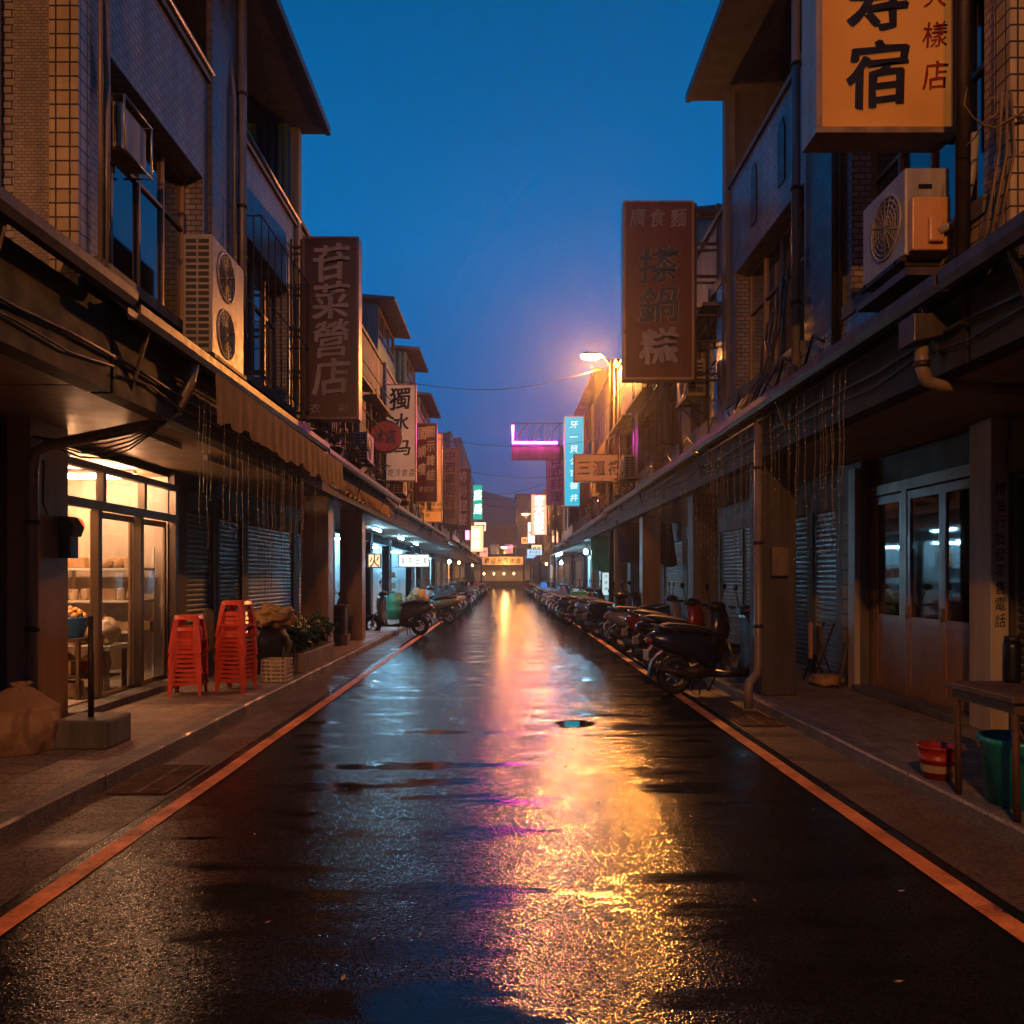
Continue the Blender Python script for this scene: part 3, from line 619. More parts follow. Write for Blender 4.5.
downpipe(R1, s, [(3.28, 9.08, 3.8), (3.28, 9.08, 9)], .05, 'pipe', [(3.28, 9.08, z) for z in (4.7, 6, 7.4)])
B(s).tube([(3.28, 8.0, 3.8), (3.28, 8.0, 8.8)], .035).tube([(3.3, 7.92, 3.8), (3.3, 7.92, 7.8)], .022).build('conduit', 'cable', R1)
B(s).tube([(3.2, 5.62, 3.8), (3.22, 5.62, 9)], .05).tube([(3.28, 5.75, 3.8), (3.28, 5.75, 9)], .03).build('conduit', 'iron', R1)
b_ = B(s)
for k in range(7):
    y = 9.2 + .12 * k; b_.tube([(3.25 - .03 * (k % 3), y, 5.2 - .1 * k), (3.2, y + .1, 4.5), (3.12, y + .35 * math.sin(k), 4.05), (3.0, y + .3 + .1 * k, 3.7), (2.98, y + .9, 3.66)], .016, 5)
b_.tube([(3.25, 8.2 + .3 * i, 4.0 + .18 * math.sin(i * 2.1)) for i in range(13)], .018, 5); b_.build('cable_bundle', 'cable', R1)
canopy(R1, s, 5.4, 12.4, 3.62)
ground_floor(R1, s, 5.4, 12.4, [('shutter', 5.5, 7.5, 'shut_d'), ('open', 7.9, 10.35), ('shutter', 11.25, 12.35, 'shut')])
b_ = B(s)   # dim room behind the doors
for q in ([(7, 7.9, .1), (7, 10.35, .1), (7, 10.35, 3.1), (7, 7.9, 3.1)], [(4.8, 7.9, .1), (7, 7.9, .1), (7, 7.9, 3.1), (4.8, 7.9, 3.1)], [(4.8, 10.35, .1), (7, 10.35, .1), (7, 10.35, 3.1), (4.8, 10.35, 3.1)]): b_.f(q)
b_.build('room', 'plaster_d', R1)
PL = B(s).box(4.55, 4.72, 7.52, 7.88, .12, 3.1).build('pilaster', 'cream', R1, .01)
b_ = B()
for i, ch in enumerate('精油行批發零售電話') : put(b_, ch, 4.635, 7.517, 2.42 - .155 * i, .1, .125, .03, .02)
b_.build('lettering', 'black', PL)
B(s).box(4.6, 4.72, 10.4, 11.2, .12, 3.1).build('pilaster', 'concrete', R1, .01)
B(s).box(4.53, 4.6, 10.42, 10.62, .12, 3.0).build('pilaster_strip', 'cream', R1)
b_ = B(s)   # torn posters on the pilaster
for k in range(9): z = .7 + .2 * k; b_.box(4.588, 4.597, 10.68 + .02 * (k % 3), 10.92 + .03 * (k % 2), z, z + .17)
b_.build('poster', 'card', R1)
# tan half glazed doors
B(s).box(4.45, 4.72, 7.9, 10.35, .12, .2).build('threshold', 'concrete', R1, .01)
b_ = B(s); b_.box(4.7, 4.8, 7.9, 10.35, 2.62, 2.74); b_.box(4.7, 4.8, 9.42, 9.54, .2, 2.62); b_.box(4.7, 4.8, 10.25, 10.35, .2, 2.62)
b_.build('door_frame', 'tan_alu', R1); B(s).box(4.74, 4.78, 7.9, 10.35, 2.745, 3.09).build('transom_panel', 'plaster_d', R1)
for a, c in ((7.9, 8.66), (8.66, 9.42), (9.54, 10.25)):
    b_ = B(s); u = 4.71
    for y in (a, c - .07): b_.box(u, u + .05, y, y + .07, .2, 2.6)
    for z0, z1 in ((.2, .3), (1.02, 1.12), (2.5, 2.6)): b_.box(u + .001, u + .049, a + .07, c - .07, z0, z1)
    b_.box(u + .014, u + .034, a + .07, c - .07, .3, 1.02)
    dr = b_.build('door', 'tan_panel', R1, .004)
    B(s).box(u + .02, u + .026, a + .07, c - .07, 1.12, 2.5).build('pane', 'gd', dr)
    if a < 9: B(s).tube([(u - .03, c - .04, 1.1), (u - .03, c - .04, 1.25)], .012).box(u - .03, u, c - .05, c - .03, 1.11, 1.24).build('handle', 'alu', dr)
CR = B(s).box(3.15, 3.58, 9.9, 10.4, .12, 3.1).build('column', 'plaster_d', R1, .012)
B(s).box(3.25, 3.45, 9.8, 9.9, 1.6, 1.95).build('meter_box', 'pipe_o', CR, .01)
downpipe(R1, s, [(3.02, 9.62, 3.55), (3.02, 9.62, .55), (3.0, 9.6, .42), (2.88, 9.5, .34), (2.86, 9.48, .26), (2.86, 9.48, .03)], .05, 'pipe_o', [(3.02, 9.62, z) for z in (1, 2, 2.9)])
# rain hopper and pipe under the near gutter
hp = B(s).prism([(2.86, 3.45), (3.1, 3.45), (3.1, 3.3), (2.86, 3.25)], 'y', 5.62, 5.85).build('rain_hopper', 'gut', R1, .008)
downpipe(R1, s, [(2.98, 5.75, 3.28), (2.98, 5.75, 3.1), (3.02, 5.75, 3.0), (3.12, 5.76, 2.97), (4.6, 5.9, 2.93)], .045, 'pipe_o', [(2.98, 5.75, 3.12)])
R2 = generic(1, 12.4, 18, 'low shophouse behind the brown vertical sign, pink shutters under its arcade', 7.3, [('shutter', 12.6, 13.9, 'shut_d'), ('shutter', 14.6, 16.0, 'shut_r'), ('shutter', 16.05, 17.7, 'shut_r')], 'plaster', 3.6, (14.4,), .45, seed=21, colm='concrete')
R3 = generic(1, 18, 24.5, 'shophouse with ribbed tin rooftop room beside the street lamp glow', 7.9, [('shutter', 18.5, 21, 'shut'), ('shutter', 21.5, 24)], 'mosaic', 3.55, (19.8,), .45, (18.1, 22.6, 7.98, 9.7, 4.2), seed=22)
R4 = generic(1, 24.5, 31, 'shophouse lit bright orange by the street lamp, behind the small orange sign', 8.2, [('shutter', 25, 27.5, 'shut_d'), ('open', 28, 30.6)], 'plaster_d', 3.5, (24.9,), .4, seed=23)
R5 = generic(1, 31, 40, 'dark gabled shophouse behind the cyan sign', 9.6, [('open', 32, 35), ('shutter', 36, 39)], 'plaster_d', 3.5, (31.5,), .3, seed=24)
R6 = generic(1, 40, 50, 'shophouse with white lit stall front beyond the cyan sign', 8.2, [('open', 40.5, 45), ('open', 45.4, 49.6)], 'mosaic', 3.5, (), seed=25, detail=1)
R7 = generic(1, 50, 60, 'brown house beside the pink bordered vertical sign', 9.6, [('shutter', 51, 55), ('open', 56, 59)], 'greytile', 3.5, (), seed=26, detail=1)
R8 = generic(1, 60, 74, 'grey house beyond the pink bordered sign', 9, [('shutter', 61, 66), ('shutter', 67, 73)], 'plaster', 3.5, (), seed=27, detail=0, cages=False)
R9 = generic(1, 74, 92, 'far right house at the misty end of the row', 9.5, [('shutter', 75, 82), ('open', 83, 90)], 'mosaic', 3.5, (), seed=28, detail=0, cages=False)
for b, a, c in ((R6, 40.5, 45), (R6, 45.4, 49.6), (R5, 32, 35)): interior(b, 1, a, c, 2.8, 4.74, 2.6, cool_shop, 2, tube_c, 2.2)
interior(R7, 1, 56, 59, 2.8, 4.74, 2.6, 'cream', 1, tube_w, 2); interior(R9, 1, 83, 90, 2.8, 4.74, 2.6, 'cream', 2, tube_w, 2); interior(L8, -1, 64, 70, 2.8, 4.74, 2.6, 'cream', 2, tube_w, 2)
# ------------------------------------------------------------------ air conditioners
def ac_unit(s, u, y, z, w, h, d, fans, label, grille_side=True):
    t = T('ac_unit', label, 'air conditioner', (s * (u + d / 2), y + w / 2, z), 'air conditioner units on the upper walls')
    B(s).box(u, u + d, y, y + w, z, z + h).build('casing', 'ac', t, .015)
    for k in range(fans):
        zc = z + h * (k + .5) / fans; rr = min(w * .33, h / fans * .42)
        b_ = B(s)
        b_.lathe([(rr * 1.04, 0), (rr * 1.04, -.012), (rr * .97, -.012), (rr * .97, 0)], (u, y + w * .42, zc), 28, False, 'x')
        for q in range(7): b_.torus((0, 0, 0), 0, 0, 'y', 3, 3) if False else None
        for q in range(1, 6): r0 = rr * q / 6; b_.lathe([(r0, -.004), (r0 + .006, -.012), (r0 + .012, -.004)], (u, y + w * .42, zc), 24, False, 'x')
        for q in range(8): a = q * PI / 8; b_.tube([(u - .01, y + w * .42 + rr * math.cos(a), zc + rr * math.sin(a)), (u - .01, y + w * .42 - rr * math.cos(a), zc - rr * math.sin(a))], .0035, 4)
        g_ = b_.build('fan_guard', 'ac', t)
        B(s).lathe([(rr * .96, -.002), (rr * .01, -.003)], (u, y + w * .42, zc), 24, False, 'x').build('fan_recess', 'acg', g_)
    if grille_side:
        b_ = B(s); n = int(h / .07)
        for c in range(2):
            for i in range(n):
                x0 = u + d * (.1 + .42 * c); b_.box(x0, x0 + d * .36, y - .004, y - .001, z + .05 + i * (h - .08) / n, z + .05 + (i + .62) * (h - .08) / n)
        b_.build('side_grille', 'acg', t)
    b_ = B(s)
    for yy in (y + .1, y + w - .1): b_.box(u - .03, 3.4, yy - .02, yy + .02, z - .05, z - .004); b_.tube([(u + .02, yy, z - .04), (3.38, yy, z - .38)], .015, 4)
    b_.box(u - .03, u + .01, y, y + w, z - .045, z - .008); b_.build('wall_bracket', 'iron', t)
    return t
ac_unit(-1, 2.98, 8.08, 3.86, .98, 1.2, .3, 2, 'tall beige double fan air conditioner standing over the left gutter')
a2 = ac_unit(1, 3.0, 6.03, 4.02, .72, .66, .34, 1, 'air conditioner with an orange lit pipe cover hanging below the big orange sign', False)
b_ = B(1).box(3.02, 3.31, 5.96, 6.028, 4.03, 4.43); b_.box(3.13, 3.24, 5.92, 5.96, 4.08, 4.27); b_.build('pipe_cover', M('pipe_cover_tan', (.75, .38, .14), .4), a2, .012)
B(1).box(3.1, 3.2, 6.02, 6.029, 4.52, 4.55).build('side_handle', 'black', a2)
B(1).tube([(3.2, 5.93, 4.15), (3.3, 5.9, 4.2), (3.36, 5.86, 4.33), (3.38, 5.82, 4.5), (3.38, 5.78, 4.8)], .03).build('hose', 'ac', a2)
B(1).box(2.97, 3.4, 5.95, 6.8, 3.84, 3.9).build('drip_shelf', 'gut', a2)
ac_unit(-1, 3.0, 17.2, 4.1, .8, .6, .3, 1, 'small air conditioner above the tan arcade columns, behind the dark red sign')
ac_unit(-1, 3.0, 23.2, 4.0, .8, .6, .3, 1, 'small air conditioner low between the white sign and the awning, left row')
ac_unit(1, 3.0, 13.3, 4.6, .8, .6, .3, 1, 'small air conditioner beside the steel frame of the brown vertical sign')
ac_unit(1, 3.0, 20.5, 4.1, .8, .6, .3, 1, 'orange lit air conditioner beyond the brown sign on the right row')
ac_unit(1, 3.0, 28.2, 4.4, .8, .6, .3, 1, 'air conditioner nearest the street lamp on the right row')
# ------------------------------------------------------------------ signs
def sign(s, name, label, x0, x1, z0, z1, y, th, face, frame, letters, wallu=3.4, cat='sign', fr=.035, brace=3, lit=None, back=True, group='shop signs over the street', wy=None):
    """box sign across the street line, world x0..x1; letters: (string, x, z, w, h, material, bold) with x, z from 0 to 1"""
    t = T(name, label, cat, ((x0 + x1) / 2, y + th / 2, z0), group)
    B().box(x0 + fr * .5, x1 - fr * .5, y, y + th, z0 + fr * .5, z1 - fr * .5).build('sign_box', face, t)
    b_ = B()
    b_.box(x0, x1, y - .02, y + th + .02, z0, z0 + fr); b_.box(x0, x1, y - .02, y + th + .02, z1 - fr, z1)
    for x in (x0, x1 - fr): b_.box(x, x + fr, y - .022, y + th + .022, z0 + fr, z1 - fr)
    b_.build('sign_frame', frame, t)
    groups = {}
    for ch, x, z, w, h, m, bo in letters: groups.setdefault(m, []).append((ch, x, z, w, h, bo))
    for m, ls in groups.items():
        b_ = B()
        for k, (ch, x, z, w, h, bo) in enumerate(ls): put(b_, ch, x0 + (x1 - x0) * x, y - .012 if m not in ('outl',) else y - .004, z0 + (z1 - z0) * z, w, h, bo, .3)
        b_.build('lettering', m, t)
    if brace:
        b_ = B(); xw = s * wallu; xe = x0 if s < 0 else x1; yb = y + th / 2
        lo, hi = min(xw, xe), max(xw, xe)
        for k in range(brace):
            z = z0 + .12 + (z1 - z0 - .24) * k / max(1, brace - 1)
            b_.box(lo, hi, yb - .02, yb + .02, z - .02, z + .02); b_.box(lo, hi, yb - .018, yb + .018, z - .12, z - .09)
        b_.box(xe - .025 - (.04 if s < 0 else -.04), xe + .025 - (.04 if s < 0 else -.04), yb - .03, yb + .03, z0, z1)
        b_.box(xw - s * .02 - .025, xw - s * .02 + .025, yb - .025, yb + .025, z0, z1)
        b_.build('bracket', 'iron', t)
    return t
def col_letters(st, x, z0, z1, w, h, m, bo=.03):
    n = len(st); return [(ch, x, z1 + (z0 - z1) * (i + .5) / n, w, h, m, bo) for i, ch in enumerate(st)]
ink = M('sign_ink', (.012, .012, .014), .4); inkr = M('sign_red_ink', (.35, .03, .015), .4); greyl = M('faded_letters', (.42, .36, .35), .6); steel_l = M('steel_blue_letters', (.035, .06, .085), .45); outl = M('pale_outline', (.5, .38, .28), .5)
dred = M('dark_red_board', (.06, .008, .011), .4, amount=.4, scale=1.5, bump=.05); brownred = M('brown_board', (.19, .05, .022), .4, amount=.4, scale=1.2, bump=.05)
MT['outl'] = outl
s_frame = M('sign_edge', (.55, .36, .2), .35, .5); d_frame = M('sign_edge_dark', (.17, .11, .11), .35, .4)
sign(-1, 'vertical_sign', 'tall dark red sign with four grey characters on the left row', -3.19, -2.31, 4.05, 6.9, 12.5, .22, dred, d_frame,
     col_letters('苷菜營店', .5, .13, .96, .56, .56, greyl, .034) + [('衣', .22, .06, .17, .15, greyl, .02), ('彩', .72, .06, .17, .15, greyl, .02)], 3.42, brace=5)
b_ = B(-1)   # cage like frame running back along the wall
rs = [(3.3, y, z) for y in () for z in ()]
sign(1, 'vertical_sign', 'tall brown sign with dark blue characters beside the street lamp', 1.86, 2.99, 4.74, 7.6, 12.8, .2, brownred, s_frame,
     [(c, x, .905, .24, .3, greyl, .02) for c, x in zip('廣食麵', (.2, .48, .78))] +
     [('搽', .5, .64, .62, .56, steel_l, .04), ('鍋', .5, .42, .62, .56, steel_l, .04), ('糕', .5, .19, .6, .56, greyl, .05), ('搽', .5, .64, .62, .56, 'outl', .075), ('鍋', .5, .42, .62, .56, 'outl', .075)], 3.42, brace=6)
big_face = E('orange_sign_face', (1, .29, .045), .2, .3, var=.25)
big = sign(1, 'vertical_sign', 'big glowing orange sign with black brush characters cut by the top of the frame', 2.37, 3.46, 5.0, 7.4, 6.15, .26, big_face, s_frame,
     [('壽', .44, .68, .46, .5, ink, .036), ('寿', .44, .43, .46, .5, ink, .045), ('宿', .43, .19, .46, .5, ink, .042),
      ('大', .84, .44, .17, .18, inkr, .04), ('樣', .84, .315, .19, .2, inkr, .03), ('店', .84, .185, .19, .22, inkr, .035)], 3.44, brace=4, fr=.045)
wsign = E('cream_face_glow', (1, .45, .26), .26, .5, .25)  # mild glow put into the face colour, as no lamp lights its front
sign(-1, 'vertical_sign', 'cream sign with black characters behind the round red sign', -3.5, -2.5, 4.2, 6.88, 22, .2, wsign, s_frame,
     [('獨', .55, .85, .55, .6, ink, .04), ('冰', .52, .6, .55, .5, ink, .04), ('马', .62, .34, .45, .4, ink, .04)] + [(c, .12 + .19 * i, .09, .15, .22, ink, .02) for i, c in enumerate('小吃冷飲店')], 3.44, brace=3)
t = T('round_sign', 'round red sign with two white characters beside the cream vertical sign', 'sign', (-3.22, 21.2, 4.9), 'shop signs over the street')
B().lathe([(.40, 0), (.40, .12)], (-3.22, 21.2, 5.3), 36, True, 'y').build('sign_disc', E('round_face_glow', (.5, .06, .04), .22, .6), t)  # weak glow put into the disc colour to lighten it
B().lathe([(.40, -.02), (.44, -.02), (.44, .14), (.40, .14)], (-3.22, 21.2, 5.3), 36, False, 'y').build('sign_rim', s_frame, t)
b_ = B(); put(b_, '冰', -3.38, 21.18, 5.3, .26, .36, .05, .2); put(b_, '店', -3.08, 21.18, 5.3, .26, .36, .05, .2); b_.build('lettering', outl, t)
B().box(-3.42, -3.2, 21.3, 21.33, 5.28, 5.31).build('bracket', 'iron', t)
sign(-1, 'vertical_sign', 'narrow maroon sign with two columns of pale characters on the left row', -3.2, -2.45, 4.2, 6.95, 28, .2, dred, d_frame,
     col_letters('國媄瘦', .3, .3, .98, .28, .42, greyl, .03) + col_letters('圖示韓結', .7, .25, .98, .28, .38, greyl, .03) + [(c, .25 + .25 * i, .16, .17, .2, greyl, .02) for i, c in enumerate('美容坊')], 3.44, brace=3)
osign = E('orange_panel', (1, .38, .08), .35, .5, .2)
sign(-1, 'vertical_sign', 'glowing orange sign with small rows of print behind the maroon sign', -3.75, -2.6, 3.75, 7.3, 32, .2, osign, s_frame,
     [(c, .3 + .2 * (i % 4), .2 - .06 * (i // 4), .17, .15, ink, .02) for i, c in enumerate('專營維修快速到府電話')], 3.44, brace=3)
psign = M('brown_pale_board', (.22, .13, .09), .5)
sign(-1, 'vertical_sign', 'dim brown sign with one column of print beyond the glowing orange sign', -3.35, -2.35, 4.2, 8.0, 40, .2, psign, d_frame, col_letters('中西藥局行號', .5, .06, .97, .5, .5, ink, .03), 3.44, brace=2)
sign(-1, 'vertical_sign', 'dark maroon sign far down the left row', -3.3, -2.2, 4.4, 8.2, 49, .2, dred, d_frame, col_letters('時尚理髮', .5, .06, .97, .6, .7, greyl, .03), 3.44, brace=2)
pinkE = E('pink_light', (1, .2, .5), 4.5); whiteE = E('white_light', (1, .88, .75), 3.2); tealE = E('teal_light', (0, .5, .38), 1.0, .1); cyanE = E('cyan_face', (0, .52, .76), 1, .0); letE = E('letter_light', (.6, .95, 1), 1.0)
sign(-1, 'vertical_sign', 'thin pink and white glowing strip sign far down the left row', -2.95, -2.6, 4.1, 6.9, 56, .2, pinkE, d_frame, col_letters('冷飲', .5, .5, .95, .2, .4, whiteE, .02), 3.44, brace=2)
sign(-1, 'vertical_sign', 'small teal glowing sign far down the left row', -2.75, -1.95, 6.1, 8.9, 64, .2, tealE, d_frame, col_letters('藥局', .5, .1, .9, .6, .8, whiteE, .03), 3.44, brace=2)
yE = E('warm_sign_face', (1, .62, .3), 1.5)
sign(-1, 'vertical_sign', 'white and orange glowing sign under the teal sign', -2.75, -1.75, 3.4, 5.4, 60, .2, yE, d_frame, col_letters('飯店', .4, .1, .9, .6, .7, whiteE, .03), 3.44, brace=2)
sign(1, 'vertical_sign', 'tall glowing cyan sign with white characters on the right row', 2.42, 3.27, 4.55, 8.4, 34, .22, cyanE, d_frame,
     col_letters('牙一貝公司醫井', .5, .03, .97, .34, .3, letE, .015), 3.44, brace=4)
hsign = E('orange_board', (1, .3, .1), .28, .55)
sign(1, 'hanging_sign', 'wide orange sign with three pale characters in front of the cyan sign', 2.0, 3.52, 4.42, 5.26, 24, .16, hsign, s_frame,
     [(c, .2 + .3 * i, .5, .36, .44, outl, .03) for i, c in enumerate('三溫符')], 3.5, brace=0)
pk = E('pink_border', (1, .32, .2), 2.0); 
sign(1, 'vertical_sign', 'pink bordered white glowing sign near the end of the right row', 1.65, 2.75, 4.4, 7.2, 55, .2, pk, s_frame, col_letters('宮大旅社', .5, .04, .97, .62, .62, E('hot_white', (1, .95, .9), 6), .06), 3.44, brace=2)
bE = E('blue_white_face', (.45, .75, 1), 1.4)
sign(1, 'hanging_sign', 'small blue white lit sign below the pink bordered sign', 1.5, 2.65, 3.15, 3.6, 60, .15, bE, d_frame, [(c, .2 + .2 * i, .5, .2, .3, ink, .02) for i, c in enumerate('便利商店')], 3.44, brace=0)
sign(1, 'vertical_sign', 'grey unlit sign with dark characters behind the cyan sign', 2.2, 3.3, 5.6, 8.6, 45, .2, M('grey_board', (.3, .25, .28), .5), d_frame, col_letters('日式料理', .5, .04, .97, .6, .6, ink, .03), 3.44, brace=2)
sign(1, 'vertical_sign', 'small yellow lit sign under the row by the pink bordered sign', 2.9, 3.35, 3.75, 4.6, 52, .12, yE, d_frame, [], 3.44, brace=0)
# neon bracket sign
mg = E('magenta_neon', (1, .03, .55), 130)
t = T('neon_sign', 'magenta neon tube bent in an L on a lattice frame over the street', 'sign', (1.4, 38, 7.2), 'shop signs over the street')
B().tube([(.28, 38, 8.75), (.28, 38, 7.93), (2.38, 38, 7.93)], .055, 8).build('neon_tube', mg, t)
b_ = B()
for z in (7.1, 7.82, 8.85): b_.box(.2, 3.42, 38.05, 38.1, z, z + .05)
for i in range(9): x = .22 + i * .38; b_.box(x, x + .035, 38.06, 38.09, 7.15, 8.85)
for i in range(4): b_.tube([(.22 + i * .76, 38.08, 7.87), (.98 + i * .76, 38.08, 8.85)], .014, 4)
b_.build('lattice_frame', 'iron', t)
B().box(.25, 3.0, 38.1, 38.14, 7.16, 7.8).build('sign_board', 'plaster_d', t)
t = T('light_strip', 'thin vertical pink light strip below the wide orange sign', 'light', (3.3, 29, 4.3))
B().box(3.28, 3.31, 29, 29.03, 4.3, 5.1).build('light_tube', E('pale_pink', (1, .5, .9), 5), t); B().box(3.31, 3.4, 29, 29.04, 4.35, 5.05).build('mount', 'iron', t)
# shop signs inside the bright left stalls
cE = E('menu_face', (1, .55, .25), 1.3); lE = E('lightbox_face', (.85, .85, .75), 1.3)
sign(-1, 'hanging_sign', 'long white and orange shop sign low over the blue lit stall', -4.35, -3.1, 1.95, 2.48, 32, .1, lE, d_frame, [(c, .14 + .24 * i, .5, .14, .3, ink, .03) for i, c in enumerate('海生日甸')], 3.9, brace=0)
sign(-1, 'hanging_sign', 'orange picture panel hanging in the blue lit stall behind the arcade column', -4.32, -3.9, 1.85, 2.3, 24.8, .06, cE, d_frame, [('火', .5, .5, .3, .4, dred, .03)], 3.9, brace=0)
sign(1, 'hanging_sign', 'pale blue lit notice panel by the green tarpaulin', 3.3, 4.15, .9, 1.75, 28, .06, E('pale_blue_face', (.6, .85, .9), .9), d_frame, [(c, .2 + .2 * (i % 4), .8 - .25 * (i // 4), .12, .12, ink, .01) for i, c in enumerate('牛肉麵湯餃小菜滷味')], 3.4, brace=0)
# ------------------------------------------------------------------ street lamps
SOD = (1, .32, .05)
def point(name, loc, power, col=SOD, r=.12):
    l = bpy.data.lights.new(name, 'POINT'); l.energy = power; l.color = col; l.shadow_soft_size = r
    o = bpy.data.objects.new(name, l); C.objects.link(o); o.location = loc; return o
lens = E('lamp_lens', (1, .5, .14), 200)
def street_lamp(px, y, h, hx, label, power, lens_m=lens, r=.13):
    """post at px, head reaching over the road to hx"""
    t = T('street_lamp', label, 'street lamp', (px, y, 0), 'sodium street lamps')
    B().tube([(px, y, .1), (px, y, h - .35), (px, y, h - .05)], [.08, .06, .05], 10).build('pole', 'iron', t)
    d = 1 if hx > px else -1
    B().tube([(px, y, h - .3), (px + d * .25, y, h + .02), (hx - d * .3, y, h + .1)], .032, 8).build('arm', 'pipe_o', t)
    a, c = hx - d * .35, hx + d * .33
    hd = B().loft([[(x, y + w * math.cos(k * PI / 5), h + .06 + q * math.sin(k * PI / 5)) for k in range(6)] for x, w, q in ((a, .05, .04), (hx - d * .15, .13, .1), (hx + d * .15, .15, .1), (c, .07, .05))]).build('lamp_head', 'black', t)
    B().loft([[(x, y + w * math.cos(k * PI / 5 + PI), h + .055 + q * math.sin(k * PI / 5 + PI)) for k in range(6)] for x, w, q in ((hx - d * .3, .09, .07), (hx - d * .1, .13, .15), (hx + d * .2, .13, .14), (hx + d * .3, .1, .08))]).build('lamp_lens', lens_m, hd)
    point('lamp_glow', (hx, y, h - .18 - r), power, SOD if y > 0 else (1, .35, .06), r)
street_lamp(3.28, 25.2, 8.5, 2.65, 'lit orange street lamp on the right row beside the brown vertical sign', 3800, r=.14)
street_lamp(-2.9, -5.5, 7.6, -1.0, 'street lamp standing behind the viewer on the left kerb', 2500)
lens2 = E('far_lens', (1, .5, .15), 38)
street_lamp(2.5, 84, 4.6, -.3, 'small lit lamp low over the far end of the street', 600, lens2, .2)
street_lamp(2.9, 70, 7.0, 1.6, 'dim lamp on a slender post beyond the pink bordered sign', 900, lens2)
street_lamp(2.9, 48, 9.0, 2.2, 'lamp hidden behind the cyan sign farther down the right row', 900, lens2)
point('end_glow', (-.2, 99, 3.2), 260, (1, .5, .2), .3)
# ------------------------------------------------------------------ far end of the street
t = T('gateway_banner', 'lit orange gateway banner with dark lettering across the far end of the street', 'gateway', (-.6, 100, 0))
gE = E('banner_face', (1, .42, .12), .7, var=.4)
B().box(-3.2, 2.0, 100, 100.3, 3.0, 4.0).build('banner', gE, t)
for x in (-3.3, 2.0): B().box(x, x + .2, 99.95, 100.35, 0, 4.1).build('post', 'iron', t)
b_ = B()
for i, ch in enumerate('歡迎光臨夜市'): put(b_, ch, -2.5 + .78 * i, 99.98, 3.5, .6, .7, .03, .1)
b_.build('lettering', ink, t)
for k_, (s_, y_, x0_, x1_, z0_, z1_, c_, e_, st_, lb_) in enumerate((
        (-1, 70, -2.9, -2.2, 3.9, 5.6, (.1, .8, 1), 1.2, '茶坊', 'small cyan glowing sign near the misty end of the left row'), (-1, 77, -3.2, -2.0, 5.9, 6.8, (1, .8, .6), 1.3, '旅館', 'small warm white glowing sign high near the end of the left row'),
        (-1, 84, -2.9, -2.0, 3.6, 4.6, (1, .3, .2), 1.6, '小吃', 'small red glowing sign low near the end of the left row'), (1, 66, 2.0, 2.9, 3.5, 4.2, (1, .75, .4), 1.3, '麵館', 'small amber glowing sign low beyond the small blue white sign'),
        (1, 74, 1.9, 2.6, 4.6, 6.6, (.9, .95, 1), 1.1, '眼鏡', 'small white glowing sign near the end of the right row'), (1, 82, 2.0, 3.0, 3.4, 4.4, (.2, .5, 1), 1.5, '網咖', 'small blue glowing sign low near the end of the right row'), (1, 90, 1.6, 2.8, 5.2, 6.0, (1, .45, .15), 1.3, '燒肉', 'small orange glowing sign at the end of the right row'))):
    sign(s_, 'hanging_sign', lb_, x0_, x1_, z0_, z1_, y_, .15, E('far_sign_%d' % k_, c_, e_), d_frame, [(c, .3 + .4 * i, .5, (x1_ - x0_) * .35, (x1_ - x0_) * .35, ink, .02) for i, c in enumerate(st_)], 3.44, brace=2)
t = T('market_stall', 'warm lit stall closing the street under the orange gateway banner', 'stall', (-.4, 104, 0))
B().prism([(-4.6, 2.3), (3.6, 2.3), (3.1, 3.0), (-4.1, 3.0)], 'y', 104, 107).build('awning', 'tarpo', t)
B().box(-4.4, 3.4, 106.8, 107, .02, 2.3).build('back_wall', 'cream', t)
B().box(-3.6, 2.6, 104.2, 104.9, .02, .95).build('counter', 'wood', t)
for i in range(5): x = -3 + 1.3 * i; B().blob((x, 104.6, 1.9), (.12, .12, .16), i, 0, 1).build('lamp_bulb', lens2, t)
for i, (x0, x1, h, m) in enumerate(((-16, -4.8, 11, 'plaster_d'), (1.3, 14, 12.5, 'greytile'), (-4.4, 1.1, 8.2, 'plaster_d'))):
    b_ = T('far_house', ['pale house end on behind the far left row', 'house end on behind the far right row', 'low dark building behind the warm stall at the street end'][i], 'building', ((x0 + x1) / 2, 112, 0))
    B().box(x0, x1, 109, 116, 0, h).build('wall', m, b_)
    B().box(x0 - .2, x1 + .2, 108.8, 116.2, h, h + .3).build('roof', 'roofm', b_)
    for k in range(3):
        for q in range(int(h // 3)):
            x = x0 + (x1 - x0) * (k + .5) / 3; B().box(x - .6, x + .6, 108.96, 108.995, 1.6 + q * 3, 2.9 + q * 3).build('window', 'pane', b_)
hill_m = M('hill_wood', (.03, .04, .03), .9, amount=.5, scale=.05, bump=0)
b_ = B(); prev = None; n = 60
for (yy, k) in ((215, 0), (260, 1), (330, 2), (420, 3)):
    row = []
    for i in range(n + 1):
        x = -260 + 520 * i / n; h = [0, 25, 44, 0][k] * (.72 + .5 * noise.noise(Vector((x * .012, yy * .01, 2))) + .15 * noise.noise(Vector((x * .06, 3, k)))) - .1 * (k in (0, 3))
        row.append(b_.v((x, yy + 8 * noise.noise(Vector((x * .02, k, 0))), h)))
    if prev:
        for i in range(n): f = b_.b.faces.new((prev[i], prev[i + 1], row[i + 1], row[i])); f.smooth = True
    prev = row
struct(b_, 'hill', hill_m)
